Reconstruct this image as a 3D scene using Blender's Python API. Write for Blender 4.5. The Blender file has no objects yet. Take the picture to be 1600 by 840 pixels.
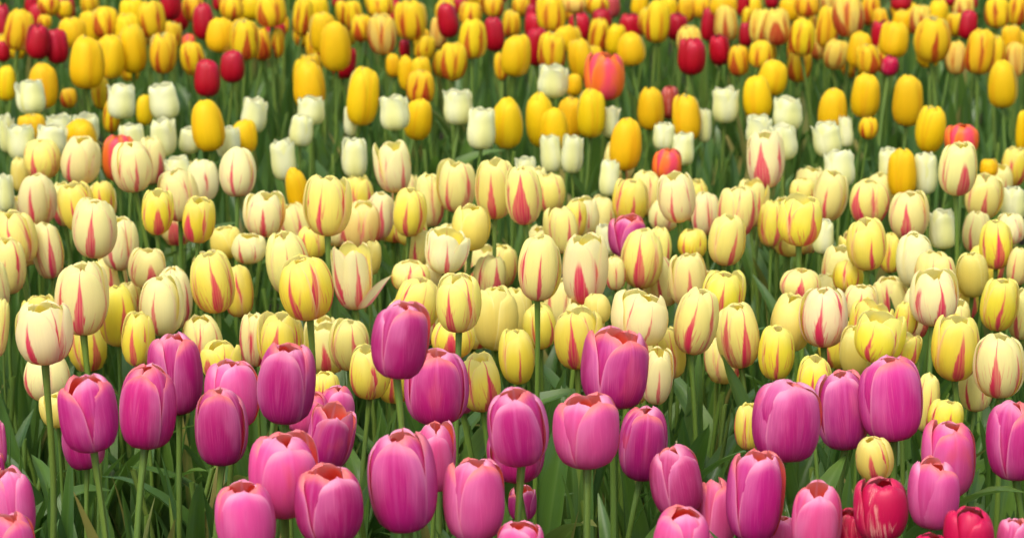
import bpy, math, random
import numpy as np
from mathutils import Vector, Matrix, Euler, noise as mnoise

C = bpy.context.scene.collection
D = bpy.data
PI = math.pi

# ---------------------------------------------------------------- camera
CAM_H = 1.28
PITCH = math.atan(968 / 3780)
cam = D.cameras.new('camera')
cam.sensor_width = 36.0
cam.lens = 3780 / 1600 * 36.0
cam.clip_start = 0.05
cam.clip_end = 500
cam_ob = D.objects.new('camera', cam)
cam_ob.location = (0, 0, CAM_H)
cam_ob.rotation_euler = (PI / 2 - PITCH, 0, 0)
C.objects.link(cam_ob)
bpy.context.scene.camera = cam_ob
cam.dof.use_dof = True
cam.dof.focus_distance = 2.85
cam.dof.aperture_fstop = 8.5

# ---------------------------------------------------------------- sky and sun (bright overcast day)
SUN_EL, SUN_AZ = math.radians(58), math.radians(205)     # high sun behind thin cloud, behind the camera's left shoulder
w = D.worlds.new('World')
bpy.context.scene.world = w
w.use_nodes = True
nt = w.node_tree
bg = nt.nodes['Background']
sky = nt.nodes.new('ShaderNodeTexSky')
sky.sky_type = 'NISHITA'
sky.sun_disc = False
sky.sun_elevation = SUN_EL
sky.sun_rotation = SUN_AZ
sky.air_density = 1.0
sky.dust_density = 4.0
sky.ozone_density = 0.6
nt.links.new(sky.outputs[0], bg.inputs[0])
bg.inputs[1].default_value = 0.145
sun = D.lights.new('sun', 'SUN')
sun.energy = 1.15
sun.angle = math.radians(24)
sun.color = (1.0, 0.96, 0.90)
sun_ob = D.objects.new('sun', sun)
dv = Vector((math.sin(SUN_AZ) * math.cos(SUN_EL), math.cos(SUN_AZ) * math.cos(SUN_EL), math.sin(SUN_EL)))
sun_ob.rotation_euler = dv.to_track_quat('Z', 'Y').to_euler()
C.objects.link(sun_ob)
sc = bpy.context.scene
sc.view_settings.view_transform = 'Standard'
sc.view_settings.look = 'None'
sc.view_settings.exposure = 0.90
sc.view_settings.gamma = 1.0
sc.view_settings.use_curve_mapping = False
sc.cycles.use_denoising = True
sc.cycles.max_bounces = 8
sc.cycles.transparent_max_bounces = 4

# ---------------------------------------------------------------- node helper
class NG:
    def __init__(s, name):
        s.m = D.materials.new(name)
        s.m.use_nodes = True
        s.t = s.m.node_tree
        s.t.nodes.clear()
        s.out = s.t.nodes.new('ShaderNodeOutputMaterial')
    def n(s, ty, **k):
        o = s.t.nodes.new(ty)
        for a, b in k.items():
            setattr(o, a, b)
        return o
    def put(s, sock, v):
        if isinstance(v, bpy.types.NodeSocket):
            s.t.links.new(v, sock)
        elif isinstance(v, tuple) and len(v) == 3 and sock.type == 'RGBA':
            sock.default_value = (*v, 1)
        else:
            sock.default_value = v
    def f(s, op, a, b=0.0, c=0.0, clamp=False):
        o = s.n('ShaderNodeMath', operation=op, use_clamp=clamp)
        s.put(o.inputs[0], a); s.put(o.inputs[1], b); s.put(o.inputs[2], c)
        return o.outputs[0]
    def mix(s, fac, a, b, blend='MIX'):
        o = s.n('ShaderNodeMix', data_type='RGBA', blend_type=blend)
        s.put(o.inputs[0], fac); s.put(o.inputs[6], a); s.put(o.inputs[7], b)
        return o.outputs[2]
    def step(s, x, lo, hi):                              # smooth step, also descending when lo > hi
        o = s.n('ShaderNodeMapRange', interpolation_type='SMOOTHSTEP')
        s.put(o.inputs[0], x)
        if isinstance(lo, (int, float)) and isinstance(hi, (int, float)) and lo > hi:
            s.put(o.inputs[1], hi); s.put(o.inputs[2], lo); s.put(o.inputs[3], 1.0); s.put(o.inputs[4], 0.0)
        else:
            s.put(o.inputs[1], lo); s.put(o.inputs[2], hi)
        return o.outputs[0]
    def noise(s, vec, scale=1.0, detail=2.0, rough=.5):
        o = s.n('ShaderNodeTexNoise')
        s.put(o.inputs['Vector'], vec)
        o.inputs['Scale'].default_value = scale
        o.inputs['Detail'].default_value = detail
        o.inputs['Roughness'].default_value = rough
        return o.outputs[0]
    def vec(s, x, y, z):
        o = s.n('ShaderNodeCombineXYZ')
        s.put(o.inputs[0], x); s.put(o.inputs[1], y); s.put(o.inputs[2], z)
        return o.outputs[0]

def surface(g, col, rough, spec, transl, bump=None, bstr=0.2, tcol=None, coat=0.0):
    p = g.n('ShaderNodeBsdfPrincipled')
    g.put(p.inputs['Base Color'], col)
    g.put(p.inputs['Roughness'], rough)
    g.put(p.inputs['Specular IOR Level'], spec)
    if bump is not None:
        b = g.n('ShaderNodeBump')
        b.inputs['Strength'].default_value = bstr
        b.inputs['Distance'].default_value = 0.001
        g.put(b.inputs['Height'], bump)
        g.put(p.inputs['Normal'], b.outputs[0])
    t = g.n('ShaderNodeBsdfTranslucent')
    g.put(t.inputs[0], tcol if tcol is not None else g.mix(.22, col, (.95, .90, .80)))
    m = g.n('ShaderNodeMixShader')
    g.put(m.inputs[0], transl)
    g.t.links.new(p.outputs[0], m.inputs[1]); g.t.links.new(t.outputs[0], m.inputs[2])
    g.t.links.new(m.outputs[0], g.out.inputs[0])

def petal_material(kind, mass):
    """Petal colours by kind; the tint comes from the object's colour, or from a colour attribute on the joined far flowers."""
    g = NG('petal_' + kind + ('_mass' if mass else ''))
    uvn = g.n('ShaderNodeUVMap')
    sp = g.n('ShaderNodeSeparateXYZ'); g.put(sp.inputs[0], uvn.outputs[0])
    u, v = sp.outputs[0], sp.outputs[1]
    if mass:
        at = g.n('ShaderNodeAttribute', attribute_name='tint')
        tint, amount = at.outputs['Color'], at.outputs['Alpha']
        a2 = g.n('ShaderNodeAttribute', attribute_name='seed')
        rand = a2.outputs['Fac']
    else:
        oi = g.n('ShaderNodeObjectInfo')
        tint, amount, rand = oi.outputs['Color'], oi.outputs['Alpha'], oi.outputs['Random']
    geo = g.n('ShaderNodeNewGeometry')
    inside = geo.outputs['Backfacing']
    us = g.f('MULTIPLY_ADD', u, 2.0, -1.0)
    a = g.f('ABSOLUTE', us)
    z = g.f('MULTIPLY', rand, 37.0)
    streak = g.noise(g.vec(g.f('MULTIPLY', u, 34.0), g.f('MULTIPLY', v, 1.6), z), 1.0, 3.0, .6)
    broad = g.noise(g.vec(g.f('MULTIPLY', u, 3.0), g.f('MULTIPLY', v, 2.0), z), 1.0, 2.0)
    # feather lines leave the midrib at a slant
    fe = g.noise(g.vec(g.f('MULTIPLY', g.f('SUBTRACT', a, g.f('MULTIPLY', v, .55)), 17.0), g.f('MULTIPLY', v, 2.2), z), 1.0, 3.0, .6)
    shade = g.f('MULTIPLY_ADD', streak, .16, .92)
    base = g.mix(1.0, tint, g.vec(shade, shade, shade), 'MULTIPLY')
    bumpsrc = g.f('ADD', streak, g.f('MULTIPLY', fe, .6))
    if kind == 'pink':
        k = g.f('ADD', g.f('MULTIPLY', a, .60), g.f('MULTIPLY', v, .50))
        k = g.f('ADD', k, g.f('MULTIPLY_ADD', broad, 1.1, -.55))
        k = g.f('ADD', k, g.f('MULTIPLY_ADD', streak, .3, -.15))
        pale = g.step(k, .38, 1.12)
        base = g.mix(g.f('MULTIPLY', pale, .52), base, (.90, .30, .58))
        vn = g.noise(g.vec(g.f('MULTIPLY', g.f('SUBTRACT', a, g.f('MULTIPLY', v, .35)), 42.0), g.f('MULTIPLY', v, 2.5), z), 1.0, 2.0)
        base = g.mix(g.f('MULTIPLY', g.step(vn, .5, .72), .30), base, (.90, .26, .46))
        bumpsrc = g.f('ADD', g.f('MULTIPLY', bumpsrc, 1.3), g.f('MULTIPLY', vn, 1.5))
        lip = g.step(g.f('ADD', v, g.f('MULTIPLY', g.f('MULTIPLY', a, a), .10)), .86, 1.0)
        base = g.mix(g.f('MULTIPLY', lip, .75), base, g.mix(g.step(g.f('FRACT', g.f('MULTIPLY', rand, 5.7)), .35, .65), (.93, .42, .56), (.95, .27, .17)))
        base = g.mix(g.f('MULTIPLY', g.step(a, .90, .99), .4), base, (.93, .40, .55))
        rib = g.f('MULTIPLY', g.step(a, .12, .0), g.step(v, .25, .6))
        base = g.mix(g.f('MULTIPLY', rib, g.f('MULTIPLY', rand, .38)), base, (.86, .26, .56))
        # warm coral flush on some petals
        warm = g.f('MULTIPLY', g.step(broad, .52, .7), g.step(rand, .45, .9))
        base = g.mix(g.f('MULTIPLY', warm, .5), base, (.86, .10, .12))
        foot = g.step(v, .07, .0)
        base = g.mix(g.f('MULTIPLY', foot, .5), base, (.50, .42, .30))
        inn = g.mix(g.step(v, .6, 1.0), (.86, .022, .014), (.93, .20, .09))
        inn = g.mix(g.f('MULTIPLY', g.step(a, .10, .02), .45), inn, (.90, .34, .38))
        inn = g.mix(g.f('MULTIPLY', g.step(g.f('ADD', v, g.f('MULTIPLY', a, .12)), .90, 1.04), .75), inn, (.94, .36, .34))
        rough, spec, tr = .44, .34, .36
    elif kind in ('cream', 'gold'):
        top = (.93, .91, .40) if kind == 'cream' else (.92, .70, .03)
        base = g.mix(g.f('MULTIPLY', g.step(g.f('ADD', v, g.f('MULTIPLY_ADD', broad, .6, -.3)), .55, 1.0), .40), base, top)
        blush = g.f('MULTIPLY', g.step(g.f('ADD', v, g.f('MULTIPLY_ADD', fe, .4, -.2)), .38, .02), g.f('MULTIPLY', g.f('MINIMUM', amount, 1.0), .60 if kind == 'cream' else .40))
        base = g.mix(blush, base, (.90, .36, .28) if kind == 'cream' else (.62, .12, .03))
        edge = g.f('MULTIPLY', g.step(g.f('ADD', a, g.f('MULTIPLY_ADD', fe, .3, -.15)), .82, 1.0), g.f('MULTIPLY', amount, .38))
        base = g.mix(edge, base, (.88, .26, .22) if kind == 'cream' else (.70, .16, .02))
        if kind == 'gold':
            base = g.mix(g.f('MULTIPLY', g.step(a, .70, 1.0), .5), base, (.88, .42, .008))
        else:
            base = g.mix(g.f('MULTIPLY', g.step(a, .90, 1.0), .35), base, (.94, .92, .60))
        foot = g.step(v, .06, .0)
        base = g.mix(g.f('MULTIPLY', foot, .5), base, (.42, .45, .14))
        # the flame: broad low on the petal, drawn out to a line towards the tip
        r2 = g.f('FRACT', g.f('MULTIPLY', rand, 7.31))
        r3 = g.f('FRACT', g.f('MULTIPLY', rand, 3.77))
        up = g.f('MULTIPLY', g.step(v, .02, .30), g.step(v, .88, .28))
        wid = g.f('MULTIPLY', g.f('MULTIPLY_ADD', up, .21, .034), g.f('MULTIPLY', amount, g.f('MULTIPLY_ADD', g.f('MULTIPLY', r2, r2), 1.35, .55)))
        off = g.f('MULTIPLY', g.f('SUBTRACT', g.noise(g.vec(z, g.f('MULTIPLY', v, 1.5), 0.0), 1.0, 1.0), .5), .5)
        off = g.f('ADD', off, g.f('MULTIPLY_ADD', g.f('FRACT', g.f('MULTIPLY', rand, 13.1)), .30, -.15))
        aa = g.f('ABSOLUTE', g.f('ADD', us, off))
        aa = g.f('ADD', aa, g.f('MULTIPLY', g.f('SUBTRACT', fe, .5), g.f('MULTIPLY_ADD', v, -.36, .38)))
        fl = g.step(g.f('SUBTRACT', wid, aa), -.03, .045)
        fl = g.f('MULTIPLY', fl, g.step(v, g.f('MULTIPLY_ADD', r3, .35, .78), g.f('MULTIPLY_ADD', r3, .35, .64)))
        fl = g.f('MULTIPLY', fl, g.step(amount, .02, .2))
        ff = g.noise(g.vec(g.f('MULTIPLY', g.f('SUBTRACT', a, g.f('MULTIPLY', v, .75)), 9.0), g.f('MULTIPLY', v, 1.5), g.f('ADD', z, 9.0)), 1.0, 3.0, .65)
        lines = g.f('MULTIPLY', g.step(ff, g.f('MULTIPLY_ADD', r3, -.12, .66), g.f('MULTIPLY_ADD', r3, -.12, .71)), g.f('MULTIPLY', g.step(v, .80, .30), g.step(amount, .3, .9)))
        lines = g.f('MULTIPLY', lines, g.step(v, .03, .18))
        fl = g.f('MAXIMUM', fl, g.f('MULTIPLY', lines, .8))
        ed = g.f('MULTIPLY', g.step(g.f('ADD', a, g.f('MULTIPLY_ADD', fe, .5, -.25)), .88, .98), g.f('MULTIPLY', g.f('MULTIPLY', g.step(v, .12, .3), g.step(v, .85, .6)), g.f('MULTIPLY', g.step(r2, .45, .7), g.step(amount, .3, .9))))
        fl = g.f('MAXIMUM', fl, g.f('MULTIPLY', ed, .7))
        fl = g.f('MULTIPLY', fl, g.f('MULTIPLY_ADD', g.step(streak, .35, .6), .35, .65))
        fcol = g.mix(g.step(v, .34, .08), (.76, .005, .125), (.86, .12, .20)) if kind == 'cream' else (.48, .004, .012)
        base = g.mix(fl, base, fcol)
        inn = g.mix(g.f('MULTIPLY', fl, .7), g.mix(g.step(v, .4, 1.0), (.95, .78, .03), (.95, .88, .22)), (.72, .06, .03))
        rough, spec, tr = .5, .26, .45
    elif kind == 'white':
        base = g.mix(g.f('MULTIPLY', g.step(g.f('ADD', a, g.f('MULTIPLY', v, .5)), .4, 1.2), .6), base, (.90, .92, .68))
        base = g.mix(g.f('MULTIPLY', g.step(a, .45, .0), g.step(v, .9, .3)), base, (.84, .84, .34))
        foot = g.step(v, .12, .0)
        base = g.mix(g.f('MULTIPLY', foot, .6), base, (.50, .58, .20))
        inn = (.86, .84, .50)
        rough, spec, tr = .5, .26, .42
    elif kind == 'red':
        sheen = g.step(g.f('ADD', g.f('MULTIPLY_ADD', broad, 1.2, -.6), g.f('MULTIPLY', v, .5)), .2, .8)
        base = g.mix(g.f('MULTIPLY', sheen, .35), base, (.62, .004, .06))  # glossy sheen painted into the petal colour, patchy and stronger towards the tip
        inn = (.50, .005, .01)
        rough, spec, tr = .4, .4, .22
    elif kind == 'orange':
        k = g.f('ADD', g.f('MULTIPLY', a, .8), g.f('MULTIPLY_ADD', broad, .7, -.35))
        base = g.mix(g.f('MULTIPLY', g.step(k, .44, .06), .85), base, (.82, .05, .13))
        base = g.mix(g.f('MULTIPLY', g.step(a, .75, 1.0), .5), base, (.90, .34, .03))
        inn = (.88, .20, .02)
        rough, spec, tr = .45, .35, .25
    else:                                                # broken: crimson with cream streaks
        k = g.step(g.f('ADD', g.f('MULTIPLY', broad, .50), g.f('MULTIPLY', fe, .65)), .645, .69)
        base = g.mix(g.f('MULTIPLY', k, .7), base, (.80, .34, .28))
        base = g.mix(g.f('MULTIPLY', g.step(a, .8, 1.0), .5), base, (.78, .10, .16))
        inn = (.60, .01, .03)
        rough, spec, tr = .4, .4, .22
    col = g.mix(inside, base, inn)
    surface(g, col, rough, spec, tr, bumpsrc, .35)
    return g.m

PK = ('pink', 'cream', 'gold', 'white', 'red', 'orange', 'broken')
PM = {k: petal_material(k, False) for k in PK}
PMM = {k: petal_material(k, True) for k in PK}
KIND = dict(P='pink', p='pink', H='red', X='broken', C='cream', c='cream', Y='cream', L='cream', G='gold', W='white', S='gold', s='gold', R='red', O='orange')
SHAPE = dict(P='cup', p='cup', H='cup', X='cup', C='egg', c='egg', Y='egg', L='egg', G='long', W='flare', S='egg', s='egg', R='long', O='cup')

def green_material(name, c1, c2, blue, rough, tr):
    g = NG(name)
    uvn = g.n('ShaderNodeUVMap')
    sp = g.n('ShaderNodeSeparateXYZ'); g.put(sp.inputs[0], uvn.outputs[0])
    u, v = sp.outputs[0], sp.outputs[1]
    oi = g.n('ShaderNodeObjectInfo')
    at = g.n('ShaderNodeAttribute', attribute_name='seed')
    rand = g.f('FRACT', g.f('ADD', oi.outputs['Random'], at.outputs['Fac']))
    vein = g.noise(g.vec(g.f('MULTIPLY', u, 26.0), g.f('MULTIPLY', v, .8), g.f('MULTIPLY', rand, 31.0)), 1.0, 3.0, .6)
    blot = g.noise(g.vec(g.f('MULTIPLY', u, 2.0), g.f('MULTIPLY', v, 4.0), g.f('MULTIPLY', rand, 19.0)), 1.0, 3.0)
    col = g.mix(g.f('FRACT', g.f('MULTIPLY', rand, 5.3)), c1, c2)
    col = g.mix(g.f('MULTIPLY', g.step(blot, .42, .7), .6), col, blue)
    s_ = g.f('MULTIPLY_ADD', vein, .7, .65)
    col = g.mix(1.0, col, g.vec(s_, s_, s_), 'MULTIPLY')
    a = g.f('ABSOLUTE', g.f('MULTIPLY_ADD', u, 2.0, -1.0))
    col = g.mix(g.f('MULTIPLY', g.step(a, .9, 1.0), .4), col, (.16, .24, .07))
    if name == 'leaf_green':                             # here and there a yellowing leaf or a dry tip
        dry = g.f('MULTIPLY', g.step(g.f('FRACT', g.f('MULTIPLY', rand, 11.7)), .88, .93), g.step(g.f('ADD', v, blot), .9, 1.3))
        col = g.mix(dry, col, (.30, .26, .07))
        col = g.mix(g.f('MULTIPLY', g.step(a, .10, .0), .35), col, (.15, .24, .06))
    tc = g.mix(.5, col, (.14, .30, .03))
    surface(g, col, rough, .4, tr, vein, .3, tc)
    return g.m

LEAF = green_material('leaf_green', (.066, .148, .024), (.110, .205, .030), (.078, .160, .070), .36, .34)
STEM = green_material('stem_green', (.125, .220, .028), (.160, .235, .036), (.130, .230, .060), .45, .12)

# ---------------------------------------------------------------- flower shapes
def spline(pts, n):
    """Catmull-Rom through (r, z) control points, resampled by arc length."""
    p = np.array(pts, float)
    p = np.vstack([2 * p[0] - p[1], p, 2 * p[-1] - p[-2]])
    out = []
    for i in range(1, len(p) - 2):
        for t in np.linspace(0, 1, 12, endpoint=False):
            a, b, c, d = p[i - 1], p[i], p[i + 1], p[i + 2]
            out.append(.5 * ((2 * b) + (c - a) * t + (2 * a - 5 * b + 4 * c - d) * t * t + (3 * b - a - 3 * c + d) * t ** 3))
    out.append(p[-2])
    out = np.array(out)
    s = np.concatenate([[0], np.cumsum(np.hypot(*(out[1:] - out[:-1]).T * np.array([[1], [2.2]])))])
    s /= s[-1]
    q = n
    return np.interp(q, s, out[:, 0]), np.interp(q, s, out[:, 1])

def head_petals(shape, o, seed, nu, nv, rot=0.0, bend=0.0):
    """Six petals round the z axis, radius 1 and height 1; returns a list of (verts, uvs, inner)."""
    rg = random.Random(seed)
    petals = []
    side = None
    if bend:
        side = min(range(6), key=lambda k: abs(((rot + 60 * k) % 360) - 75))
    for k in range(6):
        inner = k % 2 == 1
        jo = o + rg.uniform(-.08, .08)
        if shape == 'cup':
            pts = [(.08, 0), (.44, .012), (.76, .085), (.94, .25), (1, .45), (.985, .64), (.86 + .10 * jo, .83), (.60 + .34 * jo, .955), (.34 + .54 * jo, 1.0)]
            wmax, pw, tipw = 1.02, 2.5, .52
        elif shape == 'egg':
            pts = [(.08, 0), (.42, .018), (.74, .11), (.94, .29), (1, .48), (.955 + .02 * jo, .67), (.76 + .18 * jo, .86), (.54 + .34 * jo, .96), (.28 + .54 * jo, 1.0)]
            wmax, pw, tipw = 1.0, 2.4, .53
        elif shape == 'long':
            pts = [(.08, 0), (.45, .015), (.80, .10), (.98, .27), (1, .46), (.93 + .05 * jo, .66), (.76 + .20 * jo, .86), (.50 + .36 * jo, .965), (.20 + .62 * jo, 1.0)]
            wmax, pw, tipw = 1.0, 2.4, .54
        else:
            pts = [(.08, 0), (.50, .015), (.82, .10), (.95, .26), (.96, .46), (.89, .66), (.80 + .10 * jo, .86), (.62 + .20 * jo, .97), (.52 + .28 * jo, 1.0)]
            wmax, pw, tipw = 1.04, 3.2, .50
        Q = 1 - (1 - np.linspace(0, 1, nv)) ** 1.75
        r, z = spline(pts, Q)
        s = np.copy(Q)
        hgt = (1.0 if inner else rg.uniform(.92, 1.0)) * rg.uniform(.96, 1.02)
        z = z * hgt
        r = r * rg.uniform(.97, 1.03)
        if inner:
            r = r * .885 * (1 - .40 * np.clip((s - .72) / .28, 0, 1) ** 1.4 * max(0, 1.02 - jo))
        wmax *= rg.uniform(.94, 1.04) * (.96 if inner else 1.0)
        lo = np.clip(s / .45, 0, 1)
        hi = np.clip((s - .45) / .55, 0, 1)
        w_ = wmax * np.where(s < .45, .22 + .78 * np.sin(lo * PI / 2) ** .9, np.maximum(1 - hi ** pw, 0) ** tipw)
        w_ = np.maximum(w_, .02)
        Rc = np.maximum(r * (.86 if not inner else .85), .36)
        Rc = np.where(s < .25, np.maximum(r, .12) * (1 - s / .25) + Rc * (s / .25), Rc)
        us = np.linspace(-1, 1, nu)
        U, S = np.meshgrid(us, s)
        R = np.repeat(r[:, None], nu, 1); Z = np.repeat(z[:, None], nu, 1)
        W_ = np.repeat(w_[:, None], nu, 1); RC = np.repeat(Rc[:, None], nu, 1)
        th = U * np.minimum(W_ / RC, 1.35)
        # relief: shallow groove by the midrib, one edge tucked under its neighbour, waves, lip
        gro = -.030 * np.exp(-(U / .16) ** 2) * np.sin(np.clip(S * 1.15, 0, 1) * PI)
        if inner:
            gro *= .6
        tw = rg.choice((-1, 1)) * (.035 if not inner else .02)
        ph1, ph2, ph3 = (rg.uniform(0, 6.28) for _ in range(3))
        off = gro + .014 * np.cos(U * PI * 2.4 + ph1 * .3) * np.sin(S * PI) + tw * U * np.clip(S * 2, 0, 1)
        off += .018 * np.sin(U * 2.4 + ph1 + S * 2) * np.sin(S * 4.2 + ph2)
        off += .030 * (np.abs(U) ** 3) * np.sin(S * 7 + ph3) * np.clip(S * 2 - .5, 0, 1)
        lip = rg.uniform(-.16, .04) + (.05 if shape == 'flare' else 0) + .05 * (o - .5)
        off += lip * np.clip((S - .86) / .14, 0, 1) ** 2
        if shape == 'flare':
            off += .08 * np.clip((S - .84) / .16, 0, 1) ** 2
        RC2 = RC + off
        x = (R - RC) + RC2 * np.cos(th)
        y = RC2 * np.sin(th)
        # tips: uneven, notched margin
        zz = Z - .030 * (U ** 2) * np.clip(S * 1.3 - .3, 0, 1)
        jag = .005 * np.sin(U * 11 + ph2) + .009 * np.sin(U * 5.0 + ph1)
        zz = zz + jag * np.clip((S - .75) / .25, 0, 1)
        tilt = (rg.uniform(-.02, .06) if rg.random() < .72 else rg.uniform(.05, .16)) * (.6 + o) * (1.3 if not inner else .5)
        b = 0.0
        if bend:
            tilt = rg.uniform(.12, .38) * min(bend, 1.0)
        if bend and k == side:
            b = bend
            if bend >= 1:
                tilt = .05
        x = x + tilt * S ** 2 * 1.0
        if b:
            x = x + b * 1.15 * S ** 1.5
            zz = zz - b * .30 * S ** 2
        az = math.radians(60 * k + rot + rg.uniform(-5, 5)) - PI / 2
        ca, sa = math.cos(az), math.sin(az)
        X = x * ca - y * sa; Y = x * sa + y * ca
        vs = np.stack([X, Y, zz], -1).reshape(-1, 3)
        uv = np.stack([(U + 1) / 2, S], -1).reshape(-1, 2)
        petals.append((vs, uv, inner))
    return petals

_f = {}
def grid_faces(nu, nv, flip=False):
    key = (nu, nv, flip)
    if key not in _f:
        i = np.arange(nu - 1)[None, :] + np.arange(nv - 1)[:, None] * nu
        q = np.stack([i, i + 1, i + nu + 1, i + nu], -1).reshape(-1, 4)
        _f[key] = q[:, ::-1] if flip else q
    return _f[key]

def make_mesh(name, vs, faces, uv, mat, seeds=None, tints=None, mats=None, mat_idx=None):
    me = D.meshes.new(name)
    nf = len(faces)
    me.vertices.add(len(vs)); me.vertices.foreach_set('co', np.ascontiguousarray(vs, np.float32).ravel())
    me.loops.add(nf * 4); me.loops.foreach_set('vertex_index', np.ascontiguousarray(faces, np.int32).ravel())
    me.polygons.add(nf)
    me.polygons.foreach_set('loop_start', np.arange(nf, dtype=np.int32) * 4)
    me.polygons.foreach_set('loop_total', np.full(nf, 4, np.int32))
    me.polygons.foreach_set('use_smooth', np.ones(nf, bool))
    ul = me.uv_layers.new(name='UVMap')
    ul.data.foreach_set('uv', np.ascontiguousarray(uv[np.asarray(faces).ravel()], np.float32).ravel())
    if seeds is not None:
        at = me.attributes.new('seed', 'FLOAT', 'POINT'); at.data.foreach_set('value', np.ascontiguousarray(seeds, np.float32))
    if tints is not None:
        at = me.attributes.new('tint', 'FLOAT_COLOR', 'POINT'); at.data.foreach_set('color', np.ascontiguousarray(tints, np.float32).ravel())
    for m in (mats or [mat]):
        me.materials.append(m)
    if mat_idx is not None:
        me.polygons.foreach_set('material_index', np.ascontiguousarray(mat_idx, np.int32))
    me.update(calc_edges=True)
    return me

def stem_arrays(seed, nr=12, ns=8):
    rg = random.Random(seed)
    bx, by, ph = rg.uniform(-.022, .022), rg.uniform(-.022, .022), rg.uniform(0, 6)
    t = np.linspace(0, 1, nr)[:, None]
    a = np.linspace(0, 2 * PI, ns + 1)[None, :]
    rad = .0042 * (1.0 - .16 * t) + .0012 * np.clip((t - .965) / .035, 0, 1)
    x = rad * np.cos(a) + bx * np.sin(PI * t) + .004 * np.sin(7 * t + ph) * t * (1 - t) * 2
    y = rad * np.sin(a) + by * np.sin(PI * t)
    z = np.repeat(t, ns + 1, 1)
    vs = np.stack([x, y, z], -1).reshape(-1, 3)
    uv = np.stack([np.repeat(a / (2 * PI), nr, 0), z], -1).reshape(-1, 2)
    return vs, grid_faces(ns + 1, nr), uv

def leaf_arrays(seed, nu=7, nv=14, length=.32):
    """A strap of a leaf: clasps the stem, rises, then arches out; folded along the midrib, wavy at the margin."""
    rg = random.Random(seed)
    s = np.linspace(0, 1, nv)
    el0, el1 = math.radians(rg.uniform(80, 88)), math.radians(rg.choice((rg.uniform(-30, 50), rg.uniform(45, 80))))
    bendp = rg.uniform(1.4, 2.6)
    el = el0 + (el1 - el0) * s ** bendp
    ds = length / (nv - 1)
    cx = np.concatenate([[0], np.cumsum(np.cos(el[:-1]) * ds)]) + .006
    cz = np.concatenate([[0], np.cumsum(np.sin(el[:-1]) * ds)])
    wm = rg.uniform(.016, .028)
    w_ = wm * (np.clip(s / .35, 0, 1) ** .6 * .55 + .45) * np.maximum(1 - np.clip((s - .3) / .7, 0, 1) ** 2.0, 0.0) ** .8 + .0006
    fold = np.radians(62) * (1 - s) ** 1.1 + math.radians(rg.uniform(8, 24))
    us = np.linspace(-1, 1, nu)
    U, S = np.meshgrid(us, s)
    ph, fr = rg.uniform(0, 6.28), rg.uniform(6, 11)
    twist = rg.uniform(-.7, .7)
    side = U * w_[:, None]
    lift = np.abs(side) * np.sin(fold)[:, None] + .0045 * np.sin(S * fr + ph + (U > 0) * 1.3) * np.abs(U) ** 2 * np.sin(S * PI)
    lat = side * np.cos(fold * .8)[:, None]
    tw = twist * S ** 1.5
    lat2 = lat * np.cos(tw) - lift * np.sin(tw); lift2 = lat * np.sin(tw) + lift * np.cos(tw)
    nx, nz = -np.sin(el)[:, None], np.cos(el)[:, None]
    sway = rg.uniform(-.03, .03)
    x = cx[:, None] + nx * lift2; z = cz[:, None] + nz * lift2; y = lat2 + sway * S ** 2
    vs = np.stack([x, y, z], -1).reshape(-1, 3)
    uv = np.stack([(U + 1) / 2, S], -1).reshape(-1, 2)
    return vs, grid_faces(nu, nv), uv

STEMS = [make_mesh('stem', *stem_arrays(s), STEM) for s in range(10)]
LEAVES = [make_mesh('leaf', *leaf_arrays(100 + s), LEAF) for s in range(14)]

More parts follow.
